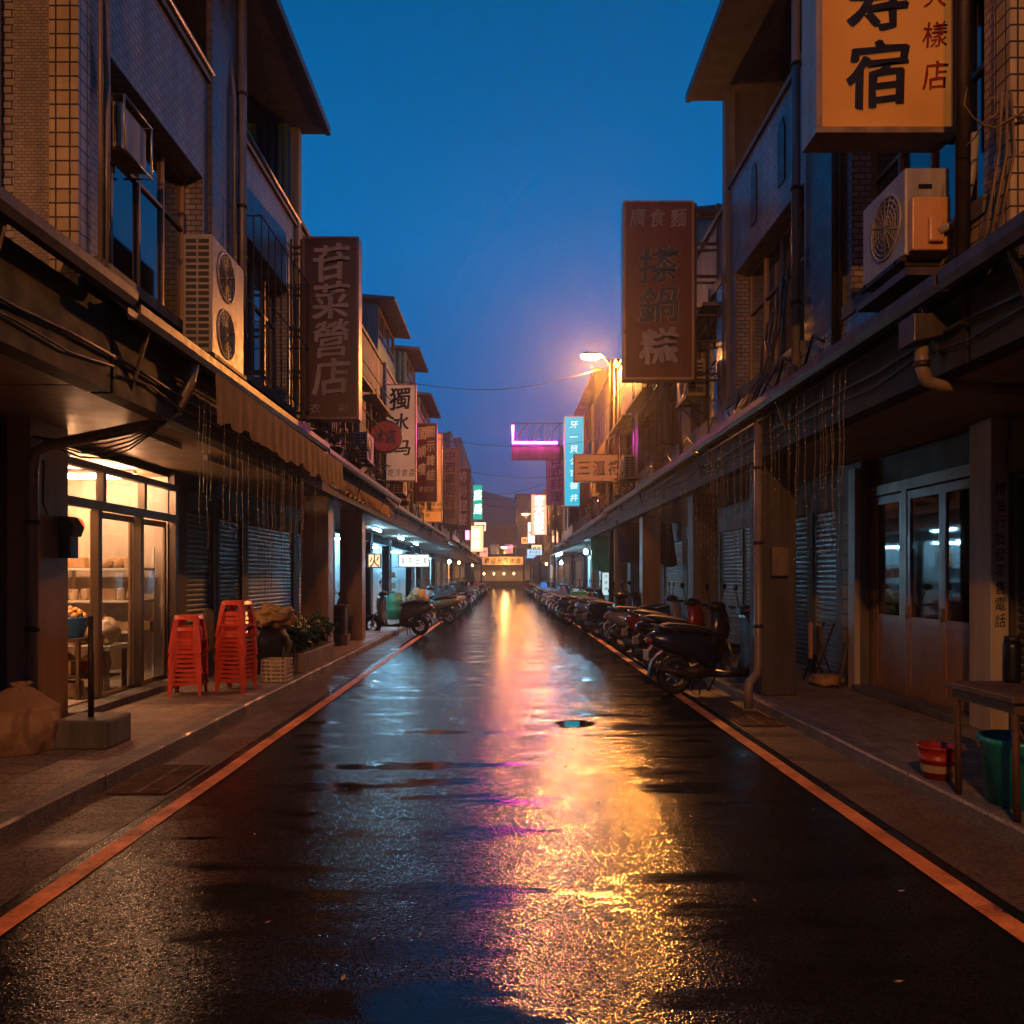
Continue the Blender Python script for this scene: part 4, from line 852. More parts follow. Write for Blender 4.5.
# ------------------------------------------------------------------ cables over the street
for k, (y, z0, z1, lb) in enumerate(((30, 6.9, 6.7, 'slack black cable crossing the street just below the magenta neon'), (42, 7.4, 6.9, 'thin cable crossing the street beyond the neon frame'), (60, 7.6, 7.9, 'thin far cable crossing the street above the pink bordered sign'), (80, 9, 8.6, 'farthest thin cable crossing above the end of the street'))):
    pts = [(-3.4 + 6.8 * i / 16, y, z0 + (z1 - z0) * i / 16 - .35 * math.sin(PI * i / 16)) for i in range(17)]
    single(B().tube(pts, .012 + .004 * k, 5), 'overhead_cable', 'cable', lb, 'cable', 'cables over the street')
# ------------------------------------------------------------------ drains and manhole
def grate(x0, x1, y0, y1, label):
    t = T('drain_grate', label, 'drain', ((x0 + x1) / 2, (y0 + y1) / 2, .0), 'drain grates by the kerbs')
    B().box(x0, x1, y0, y1, .001, .006).build('pit', 'blackr', t)
    b_ = B(); n = int((y1 - y0) / .05)
    for i in range(n + 1): y = y0 + (y1 - y0) * i / n; b_.box(x0, x1, y - .008, y + .008, .008, .02)
    for x in (x0, (x0 + x1) / 2, x1): b_.box(x - .012, x + .012, y0 - .009, y1 + .009, .0075, .0195)
    b_.build('bars', 'rust', t)
grate(-2.92, -2.5, 5.85, 6.7, 'iron drain grate in the left gutter strip below the concrete planter')
grate(2.5, 2.95, 8.5, 9.4, 'iron drain grate in the right gutter strip below the tan downpipe')
mm, N, L, b = nt('standing_water'); b.inputs['Base Color'].default_value = (.004, .005, .006, 1); b.inputs['Roughness'].default_value = .02; b.inputs['Specular IOR Level'].default_value = 1
b_ = B(); n = 64; b_.f([(.72 + .2 * (1 + .12 * math.sin(3 * 2 * PI * k / n + 1) + .06 * math.sin(7 * 2 * PI * k / n)) * math.cos(2 * PI * k / n), 8.65 + .22 * (1 + .1 * math.sin(2 * 2 * PI * k / n) + .07 * math.sin(5 * 2 * PI * k / n)) * math.sin(2 * PI * k / n), .004) for k in range(n)])
single(b_, 'puddle', mm, 'small dark puddle mirroring the cyan sign on the right half of the road', 'puddle')
# ------------------------------------------------------------------ scooters
def ring(x, z0, z1, hw, n=14, p=2.6):
    out = []
    for k in range(n):
        a = 2 * PI * k / n; c, s_ = math.cos(a), math.sin(a)
        out.append((x, hw * math.copysign(abs(c) ** (2 / p), c), (z0 + z1) / 2 + (z1 - z0) / 2 * math.copysign(abs(s_) ** (2 / p), s_)))
    return out
def make_scooter(paint, trim, label):
    """front towards +x, wheels on z = 0"""
    t = T('scooter', label, 'scooter', (0, 0, 0), 'scooters parked along the kerbs')
    for x in (-.62, .64):
        w = B().torus((x, 0, .235), .18, .058, 'y', 26, 10).build('wheel', 'blackr', t)
        b_ = B().lathe([(.15, -.03), (.15, .03), (.125, .03), (.125, -.03), (.15, -.03)], (x, 0, .235), 24, False, 'y').lathe([(.05, -.05), (.05, .05)], (x, 0, .235), 12, True, 'y')
        for q in range(5): a = 2 * PI * q / 5; b_.tube([(x + .04 * math.cos(a), 0, .235 + .04 * math.sin(a)), (x + .14 * math.cos(a), 0, .235 + .14 * math.sin(a))], .014, 5)
        b_.build('rim', 'alu', w)
    B().loft([ring(-.98, .66, .72, .04), ring(-.9, .58, .76, .1), ring(-.7, .5, .77, .14), ring(-.4, .42, .76, .16), ring(-.18, .3, .72, .15), ring(-.1, .3, .6, .12)]).build('body', paint, t)
    B().loft([ring(-.14, .2, .3, .13), ring(.1, .2, .27, .15), ring(.34, .2, .28, .14)]).build('floorboard', 'black', t)
    b_ = B(); rr = []
    for z, x, dp, hw in ((.22, .34, .05, .13), (.45, .42, .07, .19), (.7, .45, .09, .2), (.88, .42, .1, .15), (.98, .38, .1, .09)):
        rr.append([(x + dp * math.cos(2 * PI * k / 14) - (.08 * abs(math.sin(2 * PI * k / 14)) ** 2), hw * math.sin(2 * PI * k / 14), z) for k in range(14)])
    b_.loft(rr).build('front_shield', paint, t)
    s_ = B().loft([ring(-.86, .77, .83, .08), ring(-.7, .765, .87, .13), ring(-.42, .75, .85, .15), ring(-.2, .72, .81, .14), ring(-.08, .69, .75, .07)]).build('seat', 'blackr', t)
    fm = B().loft([[(.64 + .27 * math.cos(a) * 1, w, .235 + .27 * math.sin(a)) for w in (-.07, .07)] + [(.64 + .245 * math.cos(a), w, .235 + .245 * math.sin(a)) for w in (.07, -.07)] for a in [math.radians(q) for q in range(20, 160, 14)]]).build('front_mudguard', paint, t)
    B().loft([[(-.66 + .29 * math.cos(a), w, .25 + .29 * math.sin(a)) for w in (-.07, .07)] + [(-.66 + .27 * math.cos(a), w, .25 + .27 * math.sin(a)) for w in (.07, -.07)] for a in [math.radians(q) for q in range(60, 200, 14)]]).build('rear_mudguard', 'black', t)
    B().tube([(.64, .07, .25), (.56, .07, .5), (.45, .0, .62)], .018, 6).tube([(.64, -.07, .25), (.56, -.07, .5), (.45, .0, .62)], .018, 6).build('fork', 'alu', t)
    hb = B().tube([(.36, 0, .9), (.33, 0, 1.0), (.33, -.1, 1.02), (.27, -.34, 1.04)], .014, 6).tube([(.33, 0, 1.0), (.33, .1, 1.02), (.27, .34, 1.04)], .014, 6).build('handlebar', 'alu', t)
    B().tube([(.3, -.22, 1.03), (.265, -.36, 1.04)], .02, 8).tube([(.3, .22, 1.03), (.265, .36, 1.04)], .02, 8).build('grip', 'blackr', hb)
    B().loft([ring(.22, .96, 1.04, .1), ring(.34, .94, 1.08, .15), ring(.44, .95, 1.05, .1)]).build('handlebar_cover', trim, hb)
    for q in (-1, 1):
        mr_ = B().tube([(.32, q * .18, 1.04), (.33, q * .27, 1.2), (.33, q * .3, 1.24)], .008, 5).build('mirror', 'black', t)
        B().blob((.33, q * .31, 1.28), (.018, .07, .045), 0, 0, 2).build('mirror_head', 'blackr', mr_)
    B().blob((.5, 0, .82), (.05, .1, .06), 0, 0, 2).build('headlight', 'g', t)
    tl = B().blob((-.95, 0, .66), (.05, .09, .04), 0, 0, 2).build('tail_light', 'redd', t)
    B().box(-1.0, -.985, -.09, .09, .42, .54).tube([(-.9, 0, .6), (-.99, 0, .5)], .02, 5).build('number_plate', 'whitep', t)
    B().tube([(-.2, -.12, .25), (-.4, -.14, .24), (-.55, -.15, .27), (-.9, -.16, .34)], [.02, .025, .05, .045], 10).build('exhaust', 'iron', t)
    B().loft([ring(-.62, .2, .32, .07), ring(-.3, .18, .36, .1), ring(-.1, .22, .34, .08)]).build('engine', 'iron', t)
    for p_ in ([(-.05, .0, .24), (-.1, .18, .01)], [(-.3, .1, .24), (-.34, .14, .01)], [(-.3, -.1, .24), (-.34, -.14, .01)]): B().tube(p_, .013, 5).build('stand_leg', 'iron', t)
    B().tube([(-.6, .12, .78), (-.85, .12, .84), (-.92, 0, .85), (-.85, -.12, .84), (-.6, -.12, .78)], .012, 6).build('grab_rail', 'alu', t)
    return t
def paint(name, c, r=.22): return M(name, c, r, 0, amount=.25, local=True, bump=.02, scale=4, rvar=.08)
protos = [make_scooter(paint('paint_navy', (.012, .016, .04)), 'black', 'x'), make_scooter(paint('paint_black', (.012, .012, .012)), 'black', 'x'),
          make_scooter(paint('paint_silver', (.3, .3, .32)), 'black', 'x'), make_scooter(paint('paint_red', (.25, .02, .02)), 'black', 'x'), make_scooter(paint('paint_olive', (.11, .09, .04)), 'black', 'x')]
PN = ['navy', 'black', 'silver', 'red', 'olive']
usedp = set(); cnt = {}
def park(side, k, x, y, rz, pi, extra=''):
    o = protos[pi] if pi not in usedp else copy_tree(protos[pi]); usedp.add(pi)
    o.location = (x, y, .0); o.rotation_euler = (0, 0, rz); o.scale = (1.06, 1.1, 1.12)
    if R.random() < .1 and not extra and len(usedp) > 0 and y > 11:
        c_ = B().box(-.32, .0, -.15, .15, 0, .24).build('storage_box', R.choice(['blackr', 'redd', 'bluep', 'jar']), None, .03); c_.parent = o; c_.location = (-.66, 0, .86)
    key = (side, PN[pi]); cnt[key] = cnt.get(key, 0) + 1
    o['label'] = f'{PN[pi]} scooter in the {side} row, {ORDS[cnt[key] - 1]} {PN[pi]} one from the near end' + extra
    return o
R.seed(11)
ys = [10.9]; 
while ys[-1] < 24: ys.append(ys[-1] + R.uniform(1.35, 2.3))
ys = [y for y in ys if abs(y - 14.6) > .0]
kinds = [0, 1, 3, 2, 1, 0, 2, 1, 4, 1, 2, 0, 3, 1, 2, 1, 0, 1, 1, 2]
k = 0
for y in ys: park('right', k, (2.88 if k == 0 else 3.0) + R.uniform(-.08, .1), y, (R.uniform(-.75, .3) + (PI if k in (4, 9) else 0)) * (k > 0) + (.12 if k == 0 else 0), kinds[k % 20]); k += 1
y = 26
while y < 76:
    if not 30 < y < 31: park('right', k, 2.7 + R.uniform(-.2, .2), y, R.uniform(-.4, .2), R.choice([0, 1, 1, 2, 3])); k += 1
    y += R.uniform(.9, 1.7) * (1 + y / 150)
park('left', 0, -3.0, 21.7, math.radians(172), 4)
y = 27; k = 1
while y < 78: park('left', k, -2.75 + R.uniform(-.2, .2), y, PI + R.uniform(-.3, .35), R.choice([0, 1, 1, 2, 4])); k += 1; y += R.uniform(.95, 1.8) * (1 + y / 150)
park('left', k, -4.2, 20.6, math.radians(100), 2)
# ------------------------------------------------------------------ red stools
def make_stool():
    t = T('stool', 'x', 'stool', (0, 0, 0), 'stacked red plastic stools')
    b_ = B(); S = .145
    def rr(h, z, r=.03):
        return [(x * (h - r) + r * math.cos(a), y * (h - r) + r * math.sin(a), z) for x, y, a0 in ((1, 1, 0), (-1, 1, PI / 2), (-1, -1, PI), (1, -1, 3 * PI / 2)) for a in (a0, a0 + PI / 4, a0 + PI / 2)]
    b_.loft([rr(S - .012, .46), rr(S, .452), rr(S + .004, .41), rr(S + .012, .405)], False); b_.f(rr(S - .012, .46))
    b_.build('seat', 'red', t)
    for sx in (-1, 1):
        for sy in (-1, 1):
            b_ = B(); rings = []
            for z, q, w in ((.415, S + .003, .075), (.3, S + .018, .055), (.15, S + .036, .045), (0, S + .054, .042)):
                rings.append([(sx * q, sy * q, z), (sx * (q - w), sy * q, z), (sx * (q - w), sy * (q - .01), z), (sx * (q - .01), sy * (q - .01), z), (sx * (q - .01), sy * (q - w), z), (sx * q, sy * (q - w), z)])
            b_.loft(rings, True, False).build('leg', 'red', t)
    b_ = B()
    for sx in (-1, 1): q = S + .036; b_.box(*sorted((sx * q, sx * (q - .012))), -q + .04, q - .04, .13, .165); b_.box(-q + .04, q - .04, *sorted((sx * q, sx * (q - .012))), .13, .165)
    b_.build('rung', 'red', t); return t
st = make_stool(); first = True
for (x, y, n, rz, w, step) in ((-3.98, 10.0, 9, .15, 'shorter', .056), (-3.5, 10.35, 12, -.1, 'taller', .056)):
    for i in range(n):
        top_ = .085 if i == n - 1 else 0
        o = st if first else copy_tree(st); first = False
        o.location = (x + R.uniform(-.006, .006), y + R.uniform(-.006, .006), .123 + i * step + top_); o.rotation_euler = (R.uniform(-.01, .01), R.uniform(-.01, .01), rz + R.uniform(-.03, .03))
        o['label'] = f'red plastic stool in the {w} stack by the glass shop, {ORDS[i]} from the bottom'
# ------------------------------------------------------------------ lit shop goods
t = T('shelf_rack', 'white steel shelf rack against the far side wall of the lit shop', 'shelf', (-6, 11.1, .14))
SZ = (.82, 1.24, 1.68)
for z in SZ: B().box(-7.2, -4.95, 10.85, 11.25, z, z + .03).build('shelf', 'whitep', t)
b_ = B()
for x in (-7.2, -6.1, -4.98):
    for y in (10.85, 11.22): b_.box(x, x + .03, y, y + .03, .14, 2.0)
b_.build('upright', 'whitep', t)
def jar_proto(m, lid, h, r):
    o = B().lathe([(r * .9, 0), (r, .02), (r, h * .82), (r * .8, h * .9)], (0, 0, 0), 14).build('jar', m); l = B().lathe([(r * .85, h * .88), (r * .85, h), (0.001, h)], (0, 0, 0), 14, False).build('lid', lid, o); return o
J = [jar_proto('food', 'redd', .24, .075), jar_proto('jar', 'whitep', .2, .085)]
CB = B().box(-.14, .14, -.12, .12, 0, .17).build('carton', 'card', None, .006)
SK = B().blob((0, 0, .1), (.15, .1, .11), 3, .6, 3, 3).build('snack_pack', 'card')
JW = ['lowest', 'middle', 'top']
for zi, z in enumerate(SZ):
    x = -7.1
    while x < -5.1:
        q = R.random()
        if q < .25: src, nm, w, cat = J[0], f'orange filled jar with a red lid on the {JW[zi]} shelf of the lit shop', .18, 'jar'
        elif q < .5: src, nm, w, cat = J[1], f'pale jar with a white lid on the {JW[zi]} shelf of the lit shop', .2, 'jar'
        elif q < .75: src, nm, w, cat = CB, f'brown carton on the {JW[zi]} shelf of the lit shop', .3, 'carton'
        else: src, nm, w, cat = SK, f'crumpled brown snack pack on the {JW[zi]} shelf of the lit shop', .3, 'snack pack'
        o = copy_tree(src); o.location = (x + w / 2, 11.03 + R.uniform(-.05, .03), z + .032); o.rotation_euler.z = R.uniform(-.2, .2); o.scale = (.72, .72, R.uniform(.6, .95))
        tag(o, nm, cat, nm + ' row'); x += w * .62 + R.uniform(0, .02)
J.append(SK)
for o in [*J, CB]:
    for c in list(o.children): bpy.data.objects.remove(c)
    bpy.data.objects.remove(o)
t = T('food_counter', 'low wooden counter with trays just inside the lit shop', 'counter', (-5.5, 10.3, .14))
B().box(-6.05, -4.98, 10.0, 10.6, .66, .72).build('counter_top', 'whitep', t)
for x in (-6.0, -5.06):
    for y in (10.04, 10.5): B().box(x, x + .05, y, y + .05, .14, .66).build('leg', 'wood', t)
B().box(-5.94, -5.07, 10.1, 10.49, .3, .33).build('shelf', 'wood', t)
for i, (x, y, z, m, l, r_) in enumerate(((-5.84, 10.3, .722, 'bag', 'clear plastic bag of goods at the inner end of the shop counter', (.15, .2, .14)), (-5.5, 10.3, .722, 'food', 'orange heap of snacks in the middle of the shop counter', (.17, .22, .13)), (-5.16, 10.3, .722, 'jar', 'pale wrapped bundle at the street end of the shop counter', (.15, .2, .17)), (-5.72, 10.3, .332, 'card', 'brown sack on the low shelf of the shop counter', (.18, .18, .14)), (-5.3, 10.3, .332, 'jar', 'pale sack on the low shelf of the shop counter', (.18, .18, .14)))):
    single(B().blob((x, y, z + r_[2] * .95), r_, i + 3, .35, 3, 3), 'snack_bag', m, l, 'bag')
t = T('basin_table', 'dark wooden table under the blue basin inside the open shop door', 'table', (-5.28, 9.7, .14))
B().box(-5.58, -5.03, 9.4, 10.0, .82, .86).build('table_top', 'wood', t)
for x in (-5.56, -5.08):
    for y in (9.42, 9.95): B().box(x, x + .04, y, y + .04, .14, .82).build('leg', 'wood', t)
B().box(-5.53, -5.08, 9.45, 9.95, .4, .43).build('shelf', 'wood', t)
t = T('basin', 'blue plastic basin heaped with orange food inside the open shop door', 'basin', (-5.28, 9.67, .862))
B().lathe([(.15, 0), (.22, .22), (.245, .23), (.245, .24), (.215, .235), (.14, .01)], (-5.28, 9.67, .862), 28, False).lathe([(.15, .0), (.0015, .001)], (-5.28, 9.67, .863), 28, False).build('bowl', 'bluep', t)
b_ = B()
for i in range(22): a = i * 2.4; r_ = .16 * math.sqrt(i / 22); b_.blob((-5.28 + r_ * math.cos(a), 9.67 + r_ * math.sin(a), 1.1 + .1 * (1 - i / 22)), (.05, .05, .045), i, .2, 1)
b_.build('food', 'food', t)
for i, (x, y, z, m, sz) in enumerate(((-5.28, 9.57, .432, 'card', .17), (-5.28, 9.83, .432, 'redd', .14), (-5.33, 9.7, .14, 'jar', .2), (-6.9, 10.3, .14, 'card', .3), (-5.65, 9.2, .14, 'redd', .28))):
    single(B().box(x - sz * .7, x + sz * .7, y - sz * .6, y + sz * .6, z, z + sz * .9), 'carton', m, ['brown carton on the shelf under the blue basin', 'red box on the shelf under the blue basin', 'pale box on the floor below the blue basin', 'large brown carton on the floor at the back of the lit shop', 'red box on the shop floor before the shelf rack'][i], 'box', None, .006)
t = T('wall_poster', 'round red paper charm on the wall above the shelf rack in the lit shop', 'poster', (-6.1, 11.3, 2.2)); B(1).lathe([(.13, 0), (.13, -.01)], (-6.1, 11.31, 2.3), 20, True, 'y').build('paper', 'red', t)
# goods in the cool lit stalls
shelfc = [M('goods_a', (.55, .12, .06), .4, local=True), M('goods_b', (.6, .6, .62), .4, local=True), M('goods_c', (.1, .25, .45), .4, local=True), M('goods_d', (.6, .42, .1), .4, local=True)]
cn = ['red', 'white', 'blue', 'yellow']
for q, (sx, ya, yb, nm) in enumerate(((-1, 22.2, 24.3, 'first cool lit stall'), (-1, 25.3, 27.5, 'second cool lit stall'), (-1, 28.5, 31.8, 'third cool lit stall'), (-1, 33.5, 38.8, 'wide cool lit stall'), (1, 41, 44.5, 'lit stall beyond the cyan sign'))):
    t = T('display_rack', f'display rack of goods in the {nm}', 'rack', (sx * 5.6, (ya + yb) / 2, .14), 'display racks in the lit stalls')
    b_ = B(sx)
    for z in (.5, 1.0, 1.5, 2.0): b_.box(5.3, 5.8, ya, yb, z, z + .03)
    b_.build('shelf', 'whitep', t)
    b_ = B(sx)
    for y in (ya, (ya + yb) / 2, yb - .04): b_.box(5.78, 5.82, y, y + .04, .14, 2.3)
    b_.build('upright', 'alu', t)
    for z, zn in ((.531, 'lowest'), (1.031, 'second'), (1.531, 'third')):
        for k in range(5):
            y = ya + .15 + (yb - ya - .3) * (k + .5) / 5; h = R.uniform(.18, .4); m = R.randrange(4); w = R.uniform(.12, .2)
            o = single(B(sx).box(5.35, 5.7, y - w, y + w, z, z + h), 'goods_box', shelfc[m], f'{cn[m]} box on the {zn} rack shelf, {nm}', 'box', f'{cn[m]} boxes on the {zn} shelf, {nm}', .01)
# ------------------------------------------------------------------ near left props
bb = B(); NR, NT = 30, 96; rings = []
for i in range(NR + 1):
    h = i / NR; z = .125 + .57 * h
    base = .34 * math.sqrt(max(0, 1 - (h * 1.12 - .18) ** 2)) if h < .62 else .34 * .86 * max(.0, (1 - (h - .62) / .38)) ** 1.15 + .028
    if h > .9: base = .03 + .05 * (h - .9) / .1
    ring = []
    for k in range(NT):
        a = 2 * PI * k / NT; p = Vector((math.cos(a), math.sin(a), h * 1.6))
        f = noise.noise(p * 1.7 + Vector((4, 0, 0))) * .09 * (1 - h * .6)
        f += .022 * (1 - 2 * abs(noise.noise(Vector((math.cos(a) * 3.1, math.sin(a) * 3.1, h * 1.1 + 5))))) * (.5 + 1.2 * h) * min(1, base * 6)
        f += .012 * abs(noise.noise(p * 7)) 
        q = max(.008, base + f * min(1, base * 5)); ring.append((-4.22 + q * 1.05 * math.cos(a) + .1 * h * h, 6.8 + q * math.sin(a), z + .015 * noise.noise(p * 3) * (0 < i)))
    rings.append(ring)
bb.loft(rings)
t = T('plastic_bag', 'translucent knotted plastic sack slumped beside the concrete planter', 'bag', (-4.22, 6.8, .125)); bb.build('film', 'bag', t)
B().blob((-4.2, 6.82, .3), (.24, .24, .15), 5, .5, 3, 3).build('contents', 'card', t)
t = T('concrete_base', 'squat concrete base holding a thin dark post on the left pavement', 'post base', (-3.62, 7.05, .12))
B().box(-3.86, -3.4, 6.8, 7.25, .12, .37).build('block', 'concrete', t, .02)
B().tube([(-3.64, 7.0, .37), (-3.64, 7.0, 1.25)], .025, 8).build('post', 'iron', t)
single(B().prism([(11.62, .125), (12.0, .125), (11.96, 1.0), (11.9, 1.1), (11.7, 1.12), (11.64, 1.02)], 'x', -4.42, -4.38), 'plywood_board', 'wood', 'rounded plywood board leaning by the dark shutter behind the red stools', 'board')
# cloth bundle on a folded chair frame, crate, tubs of plants
t = T('covered_cart', 'black covered cart topped with an ochre cloth bundle, beside the taller stool stack', 'cart', (-3.5, 11.5, .12))
B().blob((-3.45, 11.6, .62), (.3, .32, .3), 3, .25, 3).build('cover', 'blackr', t)
b_ = B()
for x in (-3.7, -3.2):
    for y in (11.3, 11.9): b_.tube([(x, y, .13), (x + .05, y, .6)], .014, 6)
b_.tube([(-3.72, 11.25, .15), (-3.4, 11.3, 1.0)], .014, 6); b_.build('frame', 'iron', t)
single(B().blob((-3.4, 11.6, 1.0), (.3, .28, .17), 8, .6, 4, 2.3), 'cloth_bundle', 'tarpo', 'ochre cloth bundle draped over the black covered cart', 'cloth')
t = T('crate', 'woven pale crate standing on the kerb below the covered cart', 'crate', (-3.22, 11.3, .12))
b_ = B()
for i in range(6): z = .14 + i * .055; b_.box(-3.4, -3.05, 11.05, 11.065, z, z + .03); b_.box(-3.4, -3.05, 11.38, 11.395, z, z + .03); b_.box(-3.06, -3.045, 11.065, 11.38, z, z + .03); b_.box(-3.405, -3.39, 11.065, 11.38, z, z + .03)
for i in range(6): x = -3.4 + i * .066; b_.box(x, x + .02, 11.046, 11.054, .13, .45)
b_.build('basket_weave', 'jar', t); B().box(-3.4, -3.05, 11.06, 11.39, .122, .135).build('bottom', 'wood', t)
def plant(x, y, z, r, h, n, label, seed, leaf='green', pot=True, ll=.16, name='potted_plant'):
    rr = random.Random(seed); t = T(name, label, 'plant', (x, y, z), None)
    ph = r * .9 if pot else 0
    if pot: B().lathe([(r * .7, 0), (r * .95, ph * .85), (r * 1.05, ph * .87), (r * 1.05, ph), (r * .9, ph), (r * .88, ph * .9)], (x, y, z), 18).build('pot', 'terra', t)
    st, lf = B(), B()
    for i in range(n):
        a = rr.uniform(0, 2 * PI); sp = rr.uniform(.3, 1) * r * 1.7; hh = h * rr.uniform(.5, 1)
        pts = [Vector((x + .3 * r * math.cos(a) * q + sp * math.cos(a) * q * q, y + .3 * r * math.sin(a) * q + sp * math.sin(a) * q * q, z + ph + hh * (q - .18 * q * q))) for q in (0, .35, .7, 1)]
        st.tube(pts, [.008, .006, .005, .003], 4)
        for p in pts[1:]:
            for k in range(3):
                d = Vector((rr.gauss(0, 1), rr.gauss(0, 1), rr.gauss(.1, .6))).normalized(); w = d.cross(Vector((rr.gauss(0, 1), rr.gauss(0, 1), 1))).normalized() * ll * .22; l_ = ll * rr.uniform(.6, 1.2)
                lf.f([p, p + d * l_ * .5 + w, p + d * l_ + Vector((0, 0, -.2 * l_)), p + d * l_ * .5 - w])
    st.build('stem', 'dry', t); lf.build('foliage', leaf, t); return t
t = T('planter_box', 'long tan planter box at the kerb in front of the first arcade column', 'planter', (-3.25, 13.2, .12))
B().box(-3.42, -3.08, 12.2, 14.3, .12, .42).build('box', 'terra', t, .015); B().box(-3.39, -3.11, 12.24, 14.26, .42, .43).build('soil', 'blackr', t)
for i, y in enumerate((12.4, 12.9, 13.4, 13.95)): plant(-3.25 - .02 * i, y, .43, .17, .52 + .1 * (i % 2), 16, f'leafy plant, {ORDS[i]} from the near end of the long tan planter box', 40 + i, 'green', False)
plant(-3.9, 12.4, .12, .2, .7, 16, 'potted plant behind the planter box by the ribbed shutter', 50)
plant(-3.75, 13.4, .12, .2, .8, 18, 'taller potted plant near the first tan arcade column', 51)
plant(-3.2, 25.5, .12, .22, .9, 18, 'bushy potted plant at the left kerb beyond the olive scooter', 52, 'dry')
single(B().blob((-2.95, 26.3, .9), (.32, .3, .28), 12, .4, 3), 'tarpaulin_bundle', 'tarpo', 'yellow tarpaulin bundle on parked bikes beyond the olive scooter', 'tarpaulin')
t = T('wooden_stand', 'small wooden stand between the two tan arcade columns', 'stand', (-3.6, 17.2, .12))
B().box(-3.85, -3.4, 17.0, 17.4, .12, .35).build('base', 'wood', t); B().box(-3.8, -3.45, 17.05, 17.35, .35, .95).build('cabinet', 'iron', t, .01); B().box(-3.84, -3.41, 17.01, 17.39, .95, .98).build('top', 'wood', t)
# plants and junk on the awnings
for i, (x, y, z) in enumerate(((-3.15, 13.3, 3.85), (-3.15, 14.6, 3.8), (-3.15, 16.6, 3.8), (-3.15, 19.5, 3.78), (-3.15, 24.5, 3.75))):
    plant(x, y, z, .16, .5, 12, f'wiry plant on the left awning edge, {ORDS[i]} one beyond the dark red sign', 60 + i, 'dry', True, .12)
for i, (x, y, z) in enumerate(((3.15, 16.5, 3.75), (3.15, 20.8, 3.7), (3.15, 22.4, 3.7), (3.15, 26.2, 3.68), (3.15, 29.4, 3.68))):
    plant(x, y, z, .17, .6, 12, f'orange lit wiry plant on the right awning edge, {ORDS[i]} from the near end', 70 + i, 'dry', True, .12)
# dry creeper at the upper right
t = T('dry_creeper', 'leafless creeper hanging on the tiled pilaster at the upper right edge', 'creeper', (3.3, 5.3, 4.1)); b_ = B(); rr = random.Random(5)
for i in range(14):
    p = Vector((3.5, 5.25, 4.75)) + Vector((rr.uniform(-.1, .3), rr.uniform(-.1, .05), rr.uniform(-.3, .3))); d = Vector((rr.uniform(-1, .6), rr.uniform(-.4, .1), rr.uniform(-1, .6))).normalized(); pts = [p]
    for k in range(6): d = (d + Vector((rr.gauss(0, .35), rr.gauss(0, .2), rr.gauss(-.08, .35)))).normalized(); pts.append(pts[-1] + d * .1)
    b_.tube(pts, [.011, .01, .008, .007, .006, .005, .003], 5)
for k in range(3): b_.tube([(3.28 + .03 * k, 5.3, 4.8), (3.25 + .05 * k, 5.28, 4.4), (3.15 + .04 * k, 5.3, 3.75)], .01, 5)
b_.build('branch', 'dry', t)
# ------------------------------------------------------------------ fabric valance and hanging strings
bb = B(-1); n = 150; rows = []
for j in range(7):
    row = []
    for i in range(n + 1):
        y = 7.85 + 6.1 * i / n; f = i / n; fold = (.012 * math.sin(y * 19 + .8 * math.sin(y * 3)) + .012 * noise.noise(Vector((y * 3, j * .4, 1)))) * (.3 + j / 6); z = 3.6 - .1 * f * .6 - (.44 + .1 * noise.noise(Vector((y * 2.1, 0, 0))) + .03 * abs(math.sin(y * 6.5))) * j / 6
        row.append(bb.v((2.862 + fold - .012 * j / 6, y, z)))
    rows.append(row)
for a, c in zip(rows, rows[1:]):
    for i in range(n): f = bb.b.faces.new((a[i], a[i + 1], c[i + 1], c[i])); f.smooth = True
single(bb, 'fabric_valance', 'cloth', 'faded ochre fabric valance hanging under the left gutter above the stools', 'valance')
bb = B(-1); rows = []
for j in range(4): rows.append([bb.v((3.06 + .02 * math.sin(i * 1.9) * j, 14.8 + 6.0 * i / 90, 3.4 - (.22 + .04 * math.sin(i)) * j / 3)) for i in range(91)])
for a, c in zip(rows, rows[1:]):
    for i in range(90): bb.b.faces.new((a[i], a[i + 1], c[i + 1], c[i]))
single(bb, 'fabric_valance', 'cloth', 'shorter fabric valance farther along, above the two tan arcade columns', 'valance')
bead = M('wet_bead', (.7, .62, .5), .12, 0, amount=.1, bump=0); string_m = M('string', (.22, .17, .12), .4, bump=0)
def curtain(s, y0, y1, n, u, z, lo, hi, label, seed):
    rr = random.Random(seed); t = T('string_curtain', label, 'hanging strings', (s * u, (y0 + y1) / 2, z), 'hanging beaded strings')
    B(s).tube([(u, y0, z), (u, y1, z)], .01, 5).build('header_wire', 'cable', t)
    ys = [y0 + (y1 - y0) * rr.random() ** .9 for i in range(n)]
    for y in ys:
        l = rr.uniform(lo, hi); b_ = B(s); m = max(4, int(l / .12)); uu = u + rr.uniform(-.05, .12); sw = rr.uniform(-.03, .03)
        pts = [(uu + .005 * math.sin(k * 1.3 + y) + sw * k / m, y + .005 * math.cos(k * 1.1 + y * 3), z - l * k / m) for k in range(m + 1)]
        b_.tube(pts, .0028, 4)
        o = b_.build('strand', string_m, t); b_ = B(s)
        for p in pts[1:]:
            q = Vector(p); r_ = rr.uniform(.004, .009); b_.loft([[(q.x + r_ * math.cos(a) * k2, q.y + r_ * math.sin(a) * k2, q.z + dz) for a in (0, PI / 2, PI, 3 * PI / 2)] for k2, dz in ((.15, r_), (1, 0), (.15, -r_ * 1.3))])
        b_.build('bead', bead, o)
curtain(-1, 7.75, 12.6, 34, 3.02, 3.5, .9, 2.2, 'beaded strings hanging under the left awning above the red stools', 3)
